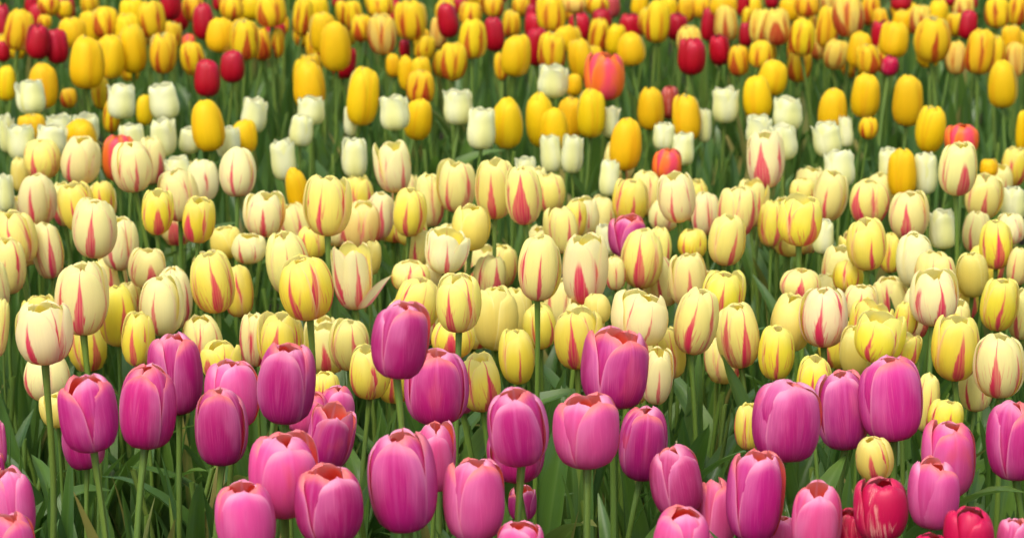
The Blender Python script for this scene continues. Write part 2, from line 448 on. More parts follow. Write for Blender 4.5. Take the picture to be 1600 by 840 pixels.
# ---------------------------------------------------------------- the flowers: kind | head centre | width, height | lean, turn, opening, flame, bent petal | tint | label
ROWS = '''P|-0.439,2.408,0.508|0.0614,0.0812|-0.3,75,0.54,0.00,0.00|0.560,0.010,0.228|magenta tulip whose open mouth shows scarlet inside
P|-0.484,2.597,0.412|0.0477,0.0579|-6.8,111,0.29,0.00,0.00|0.457,0.008,0.176|magenta tulip immediately below the magenta tulip whose open mouth shows scarlet inside
P|-0.408,2.586,0.459|0.0688,0.0945|5.2,-20,0.29,0.00,0.00|0.556,0.010,0.199|magenta tulip just below-left of the magenta tulip standing against the palest flamed tulip
P|-0.400,2.763,0.444|0.0641,0.0993|-1.9,56,0.36,0.00,0.00|0.482,0.009,0.189|magenta tulip standing against the palest flamed tulip
P|-0.328,2.598,0.432|0.0606,0.0882|-0.6,5,0.32,0.00,0.00|0.478,0.009,0.178|magenta tulip with narrow straight sides and square top
p|-0.325,2.684,0.443|0.0639,0.0810|-0.3,30,0.36,0.00,0.00|0.785,0.083,0.337|lighter pink tulip immediately above the magenta tulip with narrow straight sides and square top
P|-0.242,2.484,0.518|0.0645,0.0885|3.7,-15,0.40,0.00,0.00|0.469,0.009,0.187|tall magenta tulip with scarlet cup showing
p|-0.208,2.728,0.408|0.0454,0.0641|5.7,15,0.29,0.00,0.00|0.639,0.067,0.280|lighter pink tulip immediately above the pink tulip with gaping bright red interior
P|-0.207,2.618,0.413|0.0553,0.0733|10.5,5,0.79,0.00,0.00|0.563,0.010,0.221|pink tulip with gaping bright red interior
p|-0.234,2.329,0.470|0.0728,0.0869|-1.1,20,0.40,0.00,0.00|0.789,0.083,0.334|pale rose tulip with broad body and frilly top
p|-0.263,2.258,0.446|0.0646,0.0743|-2.3,10,0.47,0.00,0.00|0.793,0.083,0.349|lighter pink tulip just below-left of the pale rose tulip with broad body and frilly top
P|-0.181,2.271,0.458|0.0687,0.0776|-1.1,30,0.54,0.00,0.00|0.472,0.009,0.171|rose pink tulip with orange mouth cut by bottom edge
P|-0.116,2.375,0.597|0.0601,0.0794|3.4,22,0.29,0.00,0.00|0.461,0.009,0.172|solitary magenta tulip standing above its pink neighbours
P|-0.085,2.618,0.473|0.0738,0.0854|-0.2,5,0.36,0.00,0.00|0.530,0.010,0.200|magenta tulip just below-right of the solitary magenta tulip standing above its pink neighbours
P|-0.110,2.307,0.468|0.0722,0.1015|-3.3,-10,0.36,0.00,0.00|0.508,0.009,0.206|largest magenta tulip with tapering base and coral mouth
p|-0.086,2.550,0.412|0.0483,0.0771|0.4,7,0.43,0.00,0.00|0.794,0.084,0.293|slim pale pink tulip with orange top tucked behind
p|-0.038,2.322,0.443|0.0637,0.0831|-0.0,25,0.50,0.00,0.00|0.641,0.068,0.277|light pink tulip with small round orange mouth
P|0.005,2.340,0.515|0.0637,0.0784|-7.3,0,0.36,0.00,0.00|0.495,0.009,0.196|upright magenta tulip covering another one behind
P|0.006,2.552,0.417|0.0654,0.0657|2.3,1,0.29,0.00,0.00|0.562,0.010,0.205|magenta tulip immediately below the upright magenta tulip covering another one behind
P|0.012,2.632,0.328|0.0354,0.0383|0.7,91,0.79,0.00,0.00|0.559,0.010,0.237|magenta tulip immediately right of the light pink tulip with small round orange mouth
p|0.079,2.458,0.473|0.0738,0.0784|-2.0,32,0.61,0.00,0.00|0.722,0.076,0.311|wide rose tulip whose petals split in a V
P|0.118,2.644,0.486|0.0788,0.0910|2.9,28,0.68,0.00,0.00|0.466,0.009,0.190|plump pink tulip with open crown of overlapping petals
P|0.147,2.579,0.420|0.0574,0.0872|2.2,5,0.22,0.00,0.00|0.458,0.008,0.194|smooth egg-shaped deep magenta tulip
P|0.174,2.437,0.424|0.0572,0.0751|-7.2,30,0.29,0.00,0.00|0.473,0.026,0.166|magenta tulip just below-right of the smooth egg-shaped deep magenta tulip
p|0.168,2.269,0.425|0.0587,0.0581|3.0,73,0.43,0.00,0.00|0.786,0.083,0.323|lighter pink tulip immediately below the smooth egg-shaped deep magenta tulip
p|0.219,2.452,0.382|0.0440,0.0770|-1.7,37,0.36,0.00,0.00|0.689,0.073,0.263|lighter pink tulip just below-left of the tall bright pink tulip with red open mouth
P|0.253,2.377,0.429|0.0599,0.0966|1.9,20,0.58,0.00,0.00|0.532,0.010,0.227|tall bright pink tulip with red open mouth
P|0.293,2.471,0.481|0.0768,0.0883|1.0,20,0.25,0.00,0.00|0.481,0.017,0.199|broad purple magenta tulip with a pointed crest
P|0.377,2.622,0.443|0.0640,0.0901|-3.8,118,0.32,0.00,0.00|0.489,0.018,0.227|magenta tulip immediately left of the largest purple magenta tulip of the overlapping pair
P|0.428,2.589,0.467|0.0745,0.0937|-0.8,10,0.32,0.00,0.00|0.608,0.020,0.261|largest purple magenta tulip of the overlapping pair
p|0.312,2.340,0.415|0.0538,0.0794|-1.1,0,0.58,0.00,0.00|0.785,0.083,0.290|lighter pink tulip immediately left of the crimson tulip streaked with cream and twisted petals
X|0.373,2.309,0.439|0.0569,0.0645|-1.1,20,0.48,0.00,0.00|0.524,0.004,0.064|crimson tulip streaked with cream and twisted petals
p|0.448,2.424,0.414|0.0556,0.0751|1.8,28,0.50,0.00,0.00|0.711,0.075,0.319|clear pink tulip with neat square red mouth
p|0.485,2.547,0.412|0.0610,0.0851|-2.6,10,0.36,0.00,0.00|0.774,0.082,0.346|lighter pink tulip immediately above the clear pink tulip with neat square red mouth
P|0.547,2.504,0.448|0.0655,0.0889|-4.2,25,0.32,0.00,0.00|0.536,0.010,0.208|large magenta tulip cut by the right edge
H|0.458,2.268,0.423|0.0510,0.0616|1.3,35,0.47,0.00,0.00|0.537,0.003,0.064|deep crimson tulip at the bottom edge
p|0.503,2.287,0.412|0.0347,0.0504|-0.7,41,0.50,0.00,0.00|0.653,0.069,0.254|lighter pink tulip immediately right of the deep crimson tulip at the bottom edge
p|0.008,2.269,0.412|0.0511,0.0501|2.4,94,0.58,0.00,0.00|0.764,0.080,0.329|lighter pink tulip just below-right of the light pink tulip with small round orange mouth
p|-0.525,2.390,0.412|0.0536,0.0823|-2.7,83,0.36,0.00,0.00|0.744,0.078,0.319|pink tulip cut off low on the left edge
p|-0.498,2.250,0.419|0.0570,0.0723|-0.9,44,0.50,0.00,0.00|0.716,0.075,0.308|lighter pink tulip immediately below the pink tulip cut off low on the left edge
C|-0.534,2.654,0.525|0.0671,0.0714|-0.3,-20,0.64,0.90,0.00|0.913,0.825,0.487|cream tulip with crimson blotch at base and notched rim
C|-0.597,2.979,0.375|0.0625,0.0632|1.0,78,0.32,0.90,0.00|0.930,0.893,0.448|cream tulip immediately below the cream tulip with crimson blotch at base and notched rim
L|-0.553,2.802,0.386|0.0388,0.0420|-3.4,42,0.32,0.00,0.00|0.893,0.768,0.190|lemon tulip immediately left of the magenta tulip whose open mouth shows scarlet inside
C|-0.674,3.076,0.412|0.0220,0.0790|9.4,83,0.32,0.90,0.00|0.923,0.861,0.246|cream tulip immediately left of the cream tulip with crimson blotch at base and notched rim
C|-0.725,3.316,0.412|0.0290,0.0765|-1.4,100,0.32,0.90,0.00|0.930,0.908,0.424|cream tulip just above-left of the cream tulip with crimson blotch at base and notched rim
Y|-0.368,2.927,0.412|0.0500,0.0484|-0.3,86,0.56,0.90,0.00|0.930,0.846,0.111|yellow tulip immediately right of the magenta tulip standing against the palest flamed tulip
Y|-0.226,2.804,0.412|0.0357,0.0465|-2.3,50,0.48,0.90,0.00|0.930,0.842,0.106|yellow tulip immediately right of the tall magenta tulip with scarlet cup showing
C|-0.560,3.043,0.462|0.0700,0.0973|-0.2,15,0.44,0.90,0.00|0.876,0.811,0.369|large cream tulip with red streaked shoulder
Y|-0.528,3.121,0.417|0.0531,0.0842|-0.9,26,0.40,0.90,0.00|0.930,0.839,0.058|yellow tulip just below-right of the large cream tulip with red streaked shoulder
c|-0.466,3.104,0.435|0.0596,0.0818|1.3,-5,0.28,0.50,0.00|0.881,0.852,0.430|palest flamed tulip with one long pink stripe
C|-0.479,3.297,0.395|0.0542,0.0911|-3.8,56,0.32,0.90,0.00|0.930,0.847,0.467|cream tulip just above-right of the palest flamed tulip with one long pink stripe
Y|-0.485,3.021,0.412|0.0449,0.0720|3.6,-15,0.40,0.90,0.00|0.856,0.744,0.070|yellow tulip just below-left of the palest flamed tulip with one long pink stripe
C|-0.332,3.021,0.412|0.0382,0.0726|5.4,49,0.40,0.90,0.00|0.904,0.806,0.370|cream tulip just above-left of the tall magenta tulip with scarlet cup showing
Y|-0.289,2.915,0.441|0.0594,0.0724|4.7,0,0.52,0.90,0.00|0.868,0.765,0.076|yellow tulip immediately above the tall magenta tulip with scarlet cup showing
Y|-0.405,3.167,0.451|0.0623,0.0839|-8.4,5,0.48,0.90,0.00|0.930,0.838,0.124|yellow tulip with a bold red central flame
Y|-0.394,3.361,0.386|0.0478,0.0759|-4.7,77,0.40,0.90,0.00|0.904,0.767,0.099|yellow tulip immediately right of the yellow tulip with a bold red central flame
C|-0.318,3.306,0.441|0.0632,0.0902|-8.8,15,0.32,0.90,0.00|0.930,0.923,0.319|cream tulip just above-left of the yellow tulip slashed with broad curving red flames
Y|-0.251,2.867,0.522|0.0690,0.0788|-3.7,-30,0.36,1.30,0.00|0.930,0.814,0.066|yellow tulip slashed with broad curving red flames
C|-0.227,3.327,0.417|0.0564,0.0947|-4.8,10,0.88,1.60,1.40|0.874,0.823,0.435|splayed cream tulip with one petal fallen outward
C|-0.211,3.000,0.412|0.0545,0.0677|-2.1,15,0.28,0.90,0.00|0.905,0.837,0.258|cream tulip immediately left of the solitary magenta tulip standing above its pink neighbours
Y|-0.177,2.849,0.419|0.0535,0.0660|-2.6,-40,0.64,0.90,0.00|0.905,0.827,0.125|yellow tulip just below-left of the solitary magenta tulip standing above its pink neighbours
Y|-0.126,3.072,0.445|0.0606,0.0735|9.8,10,0.36,0.90,0.00|0.930,0.801,0.134|yellow tulip just above-right of the solitary magenta tulip standing above its pink neighbours
C|-0.146,3.332,0.417|0.0565,0.0439|-2.9,60,0.48,0.90,0.00|0.930,0.915,0.299|cream tulip just below-left of the whitish open tulip with petal flaring right
C|-0.065,2.772,0.528|0.0577,0.0686|-3.0,-25,0.48,0.90,0.00|0.930,0.917,0.208|cream tulip with red splashed base on its own stem
L|-0.021,3.019,0.442|0.0597,0.0841|1.1,64,0.40,0.00,0.00|0.824,0.709,0.177|large plain lemon tulip without any stripes
Y|-0.074,2.940,0.437|0.0582,0.0493|3.0,0,0.24,0.90,0.00|0.894,0.792,0.089|yellow tulip immediately below the cream tulip with red splashed base on its own stem
Y|-0.038,2.831,0.412|0.0516,0.0727|-3.2,30,0.56,0.90,0.00|0.930,0.807,0.118|yellow tulip just below-left of the small ragged-edged yellow tulip facing forward
Y|0.006,2.944,0.412|0.0503,0.0716|-4.1,15,0.36,0.60,0.00|0.895,0.787,0.078|small ragged-edged yellow tulip facing forward
Y|0.036,3.088,0.412|0.0458,0.0629|-4.2,36,0.40,0.50,0.00|0.903,0.809,0.099|yellow tulip just above-right of the small ragged-edged yellow tulip facing forward
Y|0.082,2.906,0.446|0.0608,0.0766|-0.8,-20,0.60,0.90,0.00|0.860,0.738,0.084|cream tulip with orange mouth beside the plump pink one
C|0.159,2.898,0.475|0.0748,0.0659|6.9,25,0.68,0.50,0.00|0.927,0.825,0.428|wide open pale yellow tulip with ragged rim
L|0.117,3.172,0.412|0.0383,0.0417|-4.0,51,0.40,0.00,0.00|0.861,0.740,0.177|lemon tulip just above-right of the cream tulip with orange mouth beside the plump pink one
Y|0.200,2.959,0.412|0.0440,0.0683|-8.3,76,0.56,0.90,0.00|0.906,0.787,0.120|yellow tulip just below-left of the cream tulip with one long slanted crimson flame
C|0.178,2.858,0.412|0.0410,0.0713|1.0,5,0.56,0.90,0.00|0.881,0.805,0.421|cream tulip immediately right of the plump pink tulip with open crown of overlapping petals
C|0.229,2.922,0.465|0.0578,0.0848|6.6,-12,0.40,1.20,0.00|0.930,0.875,0.288|cream tulip with one long slanted crimson flame
Y|0.284,3.148,0.438|0.0586,0.0678|2.9,-5,0.48,0.90,0.00|0.930,0.871,0.067|yellow tulip just above-right of the cream tulip with one long slanted crimson flame
C|0.293,3.006,0.422|0.0579,0.0854|-4.8,18,0.48,0.90,0.00|0.920,0.844,0.241|cream tulip with square orange mouth on thin stem
Y|0.337,2.959,0.412|0.0489,0.0698|0.6,0,0.48,0.90,0.00|0.930,0.841,0.060|yellow tulip just below-right of the cream tulip with square orange mouth on thin stem
Y|0.368,2.831,0.412|0.0454,0.0656|0.9,-5,0.48,0.90,0.00|0.930,0.854,0.058|yellow tulip just above-right of the broad purple magenta tulip with a pointed crest
L|0.367,3.050,0.427|0.0570,0.0767|7.0,87,0.40,0.00,0.00|0.909,0.782,0.198|lemon tulip immediately left of the cream tulip with bold leaning crimson flame
C|0.403,3.012,0.445|0.0628,0.0781|-0.4,-15,0.48,1.20,0.00|0.913,0.805,0.515|cream tulip with bold leaning crimson flame
C|0.398,3.229,0.430|0.0601,0.0443|-1.1,114,0.40,0.90,0.00|0.930,0.854,0.290|cream tulip just above-left of the cream tulip with bold leaning crimson flame
C|0.480,3.217,0.409|0.0511,0.0500|3.1,110,0.48,0.90,0.00|0.909,0.821,0.374|cream tulip immediately right of the cream tulip with bold leaning crimson flame
Y|0.485,3.162,0.392|0.0539,0.0691|4.2,5,0.80,0.90,0.35|0.870,0.755,0.056|yellow tulip just above-left of the ruffled yellow tulip with frilly double rim
Y|0.449,2.853,0.463|0.0644,0.0609|4.7,-30,0.72,0.80,0.00|0.930,0.864,0.066|ruffled yellow tulip with frilly double rim
Y|0.528,3.120,0.412|0.0343,0.0465|1.8,52,0.48,0.90,0.00|0.897,0.794,0.090|yellow tulip just above-right of the ruffled yellow tulip with frilly double rim
Y|0.483,2.895,0.434|0.0494,0.0531|3.4,40,0.88,0.90,0.35|0.863,0.771,0.061|yellow tulip just below-right of the ruffled yellow tulip with frilly double rim
C|0.557,3.088,0.450|0.0660,0.0741|-1.4,0,0.56,0.90,0.00|0.930,0.873,0.472|pale tulip with single narrow pink flame
Y|0.547,2.871,0.444|0.0601,0.0823|-2.0,5,0.60,1.40,0.00|0.923,0.783,0.072|yellow tulip with big crimson flame rising from base
C|0.571,2.721,0.467|0.0616,0.0769|-4.3,-15,0.44,0.90,0.00|0.879,0.834,0.371|cream tulip immediately right of the yellow tulip with big crimson flame rising from base
Y|0.661,3.166,0.420|0.0538,0.0738|4.5,0,0.56,0.90,0.00|0.867,0.772,0.057|yellow tulip just above-right of the yellow tulip with big crimson flame rising from base
L|0.440,2.967,0.412|0.0458,0.0676|-1.6,96,0.32,0.00,0.00|0.795,0.684,0.164|lemon tulip just below-left of the ruffled yellow tulip with frilly double rim
C|0.495,2.750,0.412|0.0305,0.0720|5.5,6,0.40,0.90,0.00|0.930,0.857,0.236|cream tulip immediately right of the largest purple magenta tulip of the overlapping pair
Y|0.506,2.691,0.412|0.0433,0.0423|7.6,117,0.48,0.90,0.00|0.930,0.851,0.066|yellow tulip immediately below the yellow tulip with big crimson flame rising from base
C|0.585,2.919,0.377|0.0436,0.0585|-1.7,75,0.32,0.90,0.00|0.899,0.845,0.292|cream tulip just below-right of the yellow tulip with big crimson flame rising from base
Y|0.274,2.662,0.412|0.0325,0.0572|2.2,46,0.40,0.90,0.00|0.873,0.789,0.100|yellow tulip immediately left of the broad purple magenta tulip with a pointed crest
L|0.398,2.523,0.419|0.0422,0.0492|-6.8,97,0.32,0.50,0.00|0.854,0.734,0.172|lone small yellow tulip low among magenta tulips
C|0.032,2.765,0.574|0.0528,0.0787|3.0,10,0.28,0.90,0.00|0.930,0.885,0.316|cream egg-shaped tulip on tall bare stem
C|0.100,3.243,0.449|0.0655,0.0972|0.8,-30,0.72,0.90,0.00|0.882,0.787,0.438|tall cream tulip with wide orange opening
C|0.149,3.352,0.415|0.0311,0.0487|0.6,58,0.32,0.90,0.00|0.930,0.848,0.347|cream tulip just below-left of the smooth cream tulip covering a lone pink tulip
C|0.188,3.381,0.429|0.0609,0.0850|4.1,-20,0.28,0.90,0.00|0.911,0.846,0.223|smooth cream tulip covering a lone pink tulip
C|0.249,3.313,0.416|0.0562,0.0773|-3.4,10,0.48,1.20,0.00|0.876,0.790,0.291|cream tulip immediately above the cream tulip with one long slanted crimson flame
C|-0.017,3.680,0.343|0.0522,0.0707|1.6,46,0.32,0.90,0.00|0.889,0.811,0.235|cream tulip immediately left of the cream egg-shaped tulip on tall bare stem
P|0.171,3.506,0.433|0.0553,0.0620|-1.5,34,0.50,0.00,0.00|0.480,0.009,0.186|lone pink tulip amid the cream tulips
Y|0.272,3.545,0.412|0.0463,0.0458|-1.5,80,0.48,0.90,0.00|0.930,0.809,0.072|yellow tulip immediately left of the cream tulip with two red side stripes and round mouth
C|0.307,3.354,0.464|0.0548,0.0740|5.5,20,0.56,0.90,0.00|0.859,0.780,0.204|cream tulip with two red side stripes and round mouth
C|0.350,3.658,0.435|0.0616,0.0807|3.6,48,0.48,0.90,0.00|0.896,0.832,0.272|cream tulip immediately above the cream tulip with two red side stripes and round mouth
C|0.397,3.938,0.386|0.0534,0.0804|-0.6,88,0.72,0.90,0.00|0.930,0.857,0.275|cream tulip just above-right of the cream tulip with two red side stripes and round mouth
C|0.427,4.006,0.446|0.0649,0.0982|-4.2,-10,0.72,1.30,0.00|0.930,0.869,0.493|cream tulip rising tallest among the white tulips
Y|0.408,3.321,0.500|0.0650,0.0711|4.6,20,0.80,1.10,0.00|0.930,0.865,0.087|yellow cup tulip with curved red stripes each side
Y|0.406,3.679,0.412|0.0440,0.0748|1.3,11,0.40,0.90,0.00|0.865,0.786,0.087|yellow tulip immediately left of the yellow cup tulip with curved red stripes each side
C|0.482,3.905,0.412|0.0444,0.0467|0.9,31,0.40,0.90,0.00|0.909,0.831,0.208|cream tulip immediately above the yellow cup tulip with curved red stripes each side
C|0.517,3.827,0.423|0.0581,0.0827|9.9,-20,0.48,0.90,0.00|0.879,0.819,0.300|cream tulip just above-right of the yellow cup tulip with curved red stripes each side
C|0.562,3.713,0.438|0.0624,0.0701|2.4,64,0.32,0.90,0.00|0.867,0.793,0.214|cream tulip just below-left of the golden tulip wedged between two white ones
W|0.477,3.594,0.412|0.0352,0.0554|4.5,65,0.48,0.00,0.00|0.930,0.930,0.412|white tulip just below-right of the yellow cup tulip with curved red stripes each side
C|0.608,3.614,0.440|0.0628,0.0739|-2.4,-15,0.40,0.90,0.00|0.858,0.801,0.316|cream tulip immediately left of the pointed white tulip beside a tall green stem
Y|0.502,3.317,0.467|0.0578,0.0736|-3.3,0,0.40,0.90,0.00|0.930,0.839,0.129|second yellow tulip right of the yellow cup tulip with curved red stripes each side
Y|0.573,3.558,0.395|0.0349,0.0632|-1.6,37,0.40,0.90,0.00|0.914,0.826,0.071|yellow tulip immediately above the ruffled yellow tulip with frilly double rim
c|0.589,3.430,0.415|0.0543,0.0809|-0.6,14,0.32,0.10,0.00|0.930,0.925,0.547|whitish tulip just above-left of the pale tulip with single narrow pink flame
C|0.597,3.303,0.428|0.0596,0.0641|1.5,38,0.40,0.90,0.00|0.873,0.781,0.254|cream tulip immediately above the pale tulip with single narrow pink flame
W|0.666,3.640,0.412|0.0436,0.0626|-4.5,10,0.80,0.00,0.00|0.859,0.868,0.366|pointed white tulip beside a tall green stem
C|0.753,3.771,0.435|0.0613,0.0724|2.2,-5,0.56,0.90,0.00|0.930,0.845,0.262|cream tulip just below-right of the cream tulip in front of the orange right-hand tulip
W|0.810,3.814,0.412|0.0414,0.0583|-1.2,34,0.48,0.00,0.00|0.881,0.891,0.396|white tulip just below-right of the cream tulip in front of the orange right-hand tulip
C|0.727,3.692,0.395|0.0442,0.0668|1.2,90,0.40,0.90,0.00|0.928,0.895,0.391|cream tulip immediately right of the pointed white tulip beside a tall green stem
C|0.773,3.645,0.412|0.0456,0.0495|-3.7,91,0.40,0.90,0.00|0.930,0.908,0.498|cream tulip just below-right of the orange tulip peeking over a cream tulip
Y|0.708,3.436,0.437|0.0505,0.0728|-1.9,-5,0.48,0.90,0.00|0.930,0.849,0.077|second yellow tulip right of the pointed white tulip beside a tall green stem
L|0.660,3.359,0.412|0.0459,0.0661|-1.5,97,0.48,0.00,0.00|0.799,0.688,0.148|lemon tulip just above-right of the pale tulip with single narrow pink flame
Y|0.481,3.348,0.412|0.0458,0.0456|1.4,32,0.32,0.90,0.00|0.930,0.812,0.060|yellow tulip just above-right of the cream tulip with bold leaning crimson flame
C|0.731,3.400,0.414|0.0353,0.0565|-0.8,92,0.40,0.90,0.00|0.862,0.776,0.282|second cream tulip below-right of the pointed white tulip beside a tall green stem
C|0.678,3.606,0.515|0.0604,0.0832|-0.3,5,0.48,0.90,0.00|0.930,0.930,0.395|cream tulip in front of the orange right-hand tulip
C|-0.265,3.388,0.507|0.0680,0.0882|0.5,-10,0.64,0.90,0.00|0.903,0.827,0.196|tall cream tulip with golden hollow top
C|-0.229,3.581,0.431|0.0604,0.0755|4.0,70,0.40,0.90,0.00|0.880,0.694,0.234|cream tulip just below-left of the tall cream tulip standing among white tulips
C|-0.209,3.728,0.412|0.0486,0.0775|5.3,0,0.40,0.90,0.00|0.871,0.797,0.440|cream tulip immediately left of the small yellow tulip with dark red side stripe
C|-0.199,3.981,0.438|0.0624,0.0867|-3.9,25,0.76,0.90,0.00|0.913,0.870,0.467|tall cream tulip standing among white tulips
Y|-0.153,3.507,0.469|0.0514,0.0727|1.0,-15,0.32,0.90,0.00|0.925,0.846,0.102|small yellow tulip with dark red side stripe
C|-0.135,3.843,0.412|0.0500,0.0905|-3.6,69,0.36,0.90,0.00|0.918,0.884,0.311|cream tulip just above-right of the small yellow tulip with dark red side stripe
C|-0.090,3.804,0.443|0.0638,0.0837|0.7,-20,0.48,0.90,0.00|0.882,0.825,0.288|cream tulip immediately left of the tall pale cream tulip on bare stem of a pair
L|-0.059,3.421,0.466|0.0577,0.0660|3.0,30,0.48,0.00,0.00|0.882,0.759,0.165|twisted lemon yellow tulip with crossed petals
c|-0.096,3.342,0.450|0.0619,0.0623|-1.7,0,0.88,0.50,0.35|0.930,0.930,0.565|whitish open tulip with petal flaring right
C|-0.139,3.534,0.408|0.0404,0.0563|2.3,102,0.40,0.90,0.00|0.930,0.863,0.242|cream tulip immediately left of the whitish open tulip with petal flaring right
C|-0.024,3.489,0.509|0.0586,0.0899|2.2,-10,0.60,0.90,0.00|0.861,0.777,0.210|tall pale cream tulip on bare stem of a pair
C|0.016,3.401,0.519|0.0553,0.0862|-3.8,-5,0.52,1.30,0.00|0.930,0.915,0.262|cream tulip immediately right of the tall pale cream tulip on bare stem of a pair
Y|-0.305,3.553,0.412|0.0484,0.0517|-2.6,96,0.48,0.90,0.00|0.930,0.859,0.124|yellow tulip just below-left of the tall cream tulip with golden hollow top
L|-0.206,3.457,0.412|0.0264,0.0523|5.1,45,0.40,0.00,0.00|0.792,0.682,0.157|lemon tulip just above-right of the splayed cream tulip with one petal fallen outward
C|0.061,3.900,0.412|0.0549,0.0654|-2.1,-25,0.40,0.90,0.00|0.906,0.830,0.201|cream tulip just below-right of the pure golden tulip flanked by a white tulip
c|0.111,3.729,0.411|0.0547,0.0589|-8.7,84,0.80,0.50,0.00|0.930,0.930,0.561|whitish tulip just above-left of the lone pink tulip amid the cream tulips
Y|0.100,3.685,0.417|0.0400,0.0585|6.4,83,0.48,0.90,0.00|0.930,0.830,0.120|yellow tulip immediately above the tall cream tulip with wide orange opening
C|0.072,3.487,0.447|0.0512,0.0702|-3.3,30,0.40,0.90,0.00|0.930,0.881,0.287|cream tulip just above-right of the cream egg-shaped tulip on tall bare stem
Y|0.187,3.720,0.438|0.0585,0.0716|3.9,5,0.56,1.20,0.00|0.866,0.731,0.077|yellow tulip immediately above the lone pink tulip amid the cream tulips
C|0.222,3.900,0.412|0.0549,0.0762|0.4,70,0.40,0.90,0.00|0.896,0.866,0.269|cream tulip just below-left of the small orange tulip peeking between cream tulips
C|0.249,3.567,0.478|0.0619,0.0761|-6.0,-10,0.56,0.90,0.00|0.930,0.849,0.430|cream tulip immediately below the small orange tulip peeking between cream tulips
C|0.249,3.849,0.386|0.0523,0.0543|7.8,80,0.32,0.90,0.00|0.930,0.907,0.424|cream tulip just above-right of the lone pink tulip amid the cream tulips
C|0.305,3.746,0.412|0.0488,0.0715|-2.2,73,0.40,0.90,0.00|0.883,0.823,0.441|cream tulip just above-left of the cream tulip with two red side stripes and round mouth
C|-0.788,3.979,0.452|0.0666,0.0683|0.7,-10,0.32,0.90,0.00|0.926,0.854,0.198|cream tulip just below-left of the huge plain golden tulip of the triple cluster
C|-0.718,3.945,0.457|0.0682,0.0800|10.3,-20,0.48,0.90,0.00|0.906,0.819,0.382|cream tulip immediately left of the orange red tulip behind the cream pair
O|-0.669,4.048,0.440|0.0590,0.0809|4.4,108,0.40,0.00,0.00|0.857,0.166,0.018|orange red tulip behind the cream pair
C|-0.591,3.685,0.501|0.0657,0.0792|-2.8,30,0.36,0.90,0.00|0.930,0.884,0.417|pale tulip in front of the orange red one
C|-0.631,4.158,0.412|0.0494,0.0862|2.0,45,0.40,0.90,0.00|0.895,0.816,0.369|cream tulip immediately right of the pale tulip in front of the orange red one
C|-0.751,3.731,0.439|0.0627,0.0829|0.3,-5,0.32,0.90,0.00|0.864,0.809,0.413|third cream tulip above-left of the big cream tulip with forked crimson flame
Y|-0.676,3.665,0.442|0.0597,0.0766|-8.1,-5,0.56,0.90,0.00|0.895,0.770,0.099|yellow tulip just above-left of the big cream tulip with forked crimson flame
Y|-0.668,3.852,0.412|0.0418,0.0588|-1.5,116,0.48,0.90,0.00|0.880,0.739,0.060|yellow tulip immediately above the big cream tulip with forked crimson flame
C|-0.524,3.703,0.451|0.0662,0.0813|-4.8,-15,0.48,0.90,0.00|0.880,0.796,0.354|cream tulip just above-right of the small golden tulip with one clean red stripe
c|-0.518,3.956,0.420|0.0557,0.0706|-2.0,78,0.40,0.50,0.00|0.930,0.915,0.532|whitish tulip immediately left of the plump cream tulip with closed tip and red veins
C|-0.432,3.725,0.484|0.0604,0.0793|0.7,0,0.12,0.90,0.00|0.930,0.911,0.492|plump cream tulip with closed tip and red veins
Y|-0.521,3.450,0.482|0.0468,0.0672|0.8,0,0.56,0.90,0.00|0.930,0.845,0.065|small golden tulip with one clean red stripe
Y|-0.453,3.411,0.480|0.0500,0.0677|5.8,-25,0.64,0.90,0.00|0.881,0.749,0.058|yellow tulip immediately right of the small golden tulip with one clean red stripe
C|-0.579,3.268,0.501|0.0658,0.0823|3.0,0,0.48,1.10,0.00|0.869,0.828,0.389|big cream tulip with forked crimson flame
C|-0.585,3.511,0.420|0.0574,0.0798|4.3,98,0.48,0.90,0.00|0.930,0.911,0.488|cream tulip just below-right of the big cream tulip with forked crimson flame
C|-0.730,3.460,0.441|0.0640,0.0822|-7.0,115,0.40,0.90,0.00|0.869,0.780,0.203|cream tulip immediately left of the big cream tulip with forked crimson flame
C|-0.692,3.501,0.412|0.0477,0.0847|-7.0,25,0.40,0.90,0.00|0.904,0.839,0.389|cream tulip just below-left of the big cream tulip with forked crimson flame
C|-0.730,3.398,0.415|0.0501,0.0840|-0.1,-10,0.40,0.90,0.00|0.908,0.849,0.302|second cream tulip above-left of the cream tulip with crimson blotch at base and notched rim
W|-0.836,3.895,0.412|0.0317,0.0619|-1.6,14,0.72,0.00,0.00|0.903,0.913,0.411|white tulip immediately left of the big cream tulip with forked crimson flame
L|-0.432,3.553,0.412|0.0503,0.0490|-9.7,82,0.64,0.00,0.00|0.905,0.779,0.164|lemon tulip immediately above the yellow tulip with a bold red central flame
c|-0.394,3.512,0.412|0.0536,0.0441|0.3,91,0.64,0.50,0.00|0.930,0.919,0.490|whitish tulip just above-right of the yellow tulip with a bold red central flame
C|-0.378,3.595,0.445|0.0644,0.0690|3.2,10,0.48,0.90,0.00|0.902,0.857,0.456|cream tulip just below-left of the narrow golden bud leaning to the left
C|-0.524,3.361,0.421|0.0569,0.0575|2.9,15,0.48,0.90,0.00|0.905,0.827,0.337|cream tulip immediately above the palest flamed tulip with one long pink stripe
G|-0.355,3.910,0.412|0.0424,0.0825|-12.0,84,0.08,0.00,0.00|0.885,0.574,0.004|narrow golden bud leaning to the left
W|-0.939,4.402,0.412|0.0308,0.0724|-4.8,102,0.72,0.00,0.00|0.893,0.903,0.379|second white tulip below-left of the bright red tulip beside the golden triple cluster
W|-0.860,4.170,0.442|0.0539,0.0620|0.4,50,0.72,0.00,0.00|0.837,0.847,0.373|second white tulip left of the orange red tulip behind the cream pair
W|-0.805,4.151,0.450|0.0559,0.0547|5.6,12,0.72,0.00,0.00|0.888,0.898,0.455|white tulip immediately left of the orange red tulip behind the cream pair
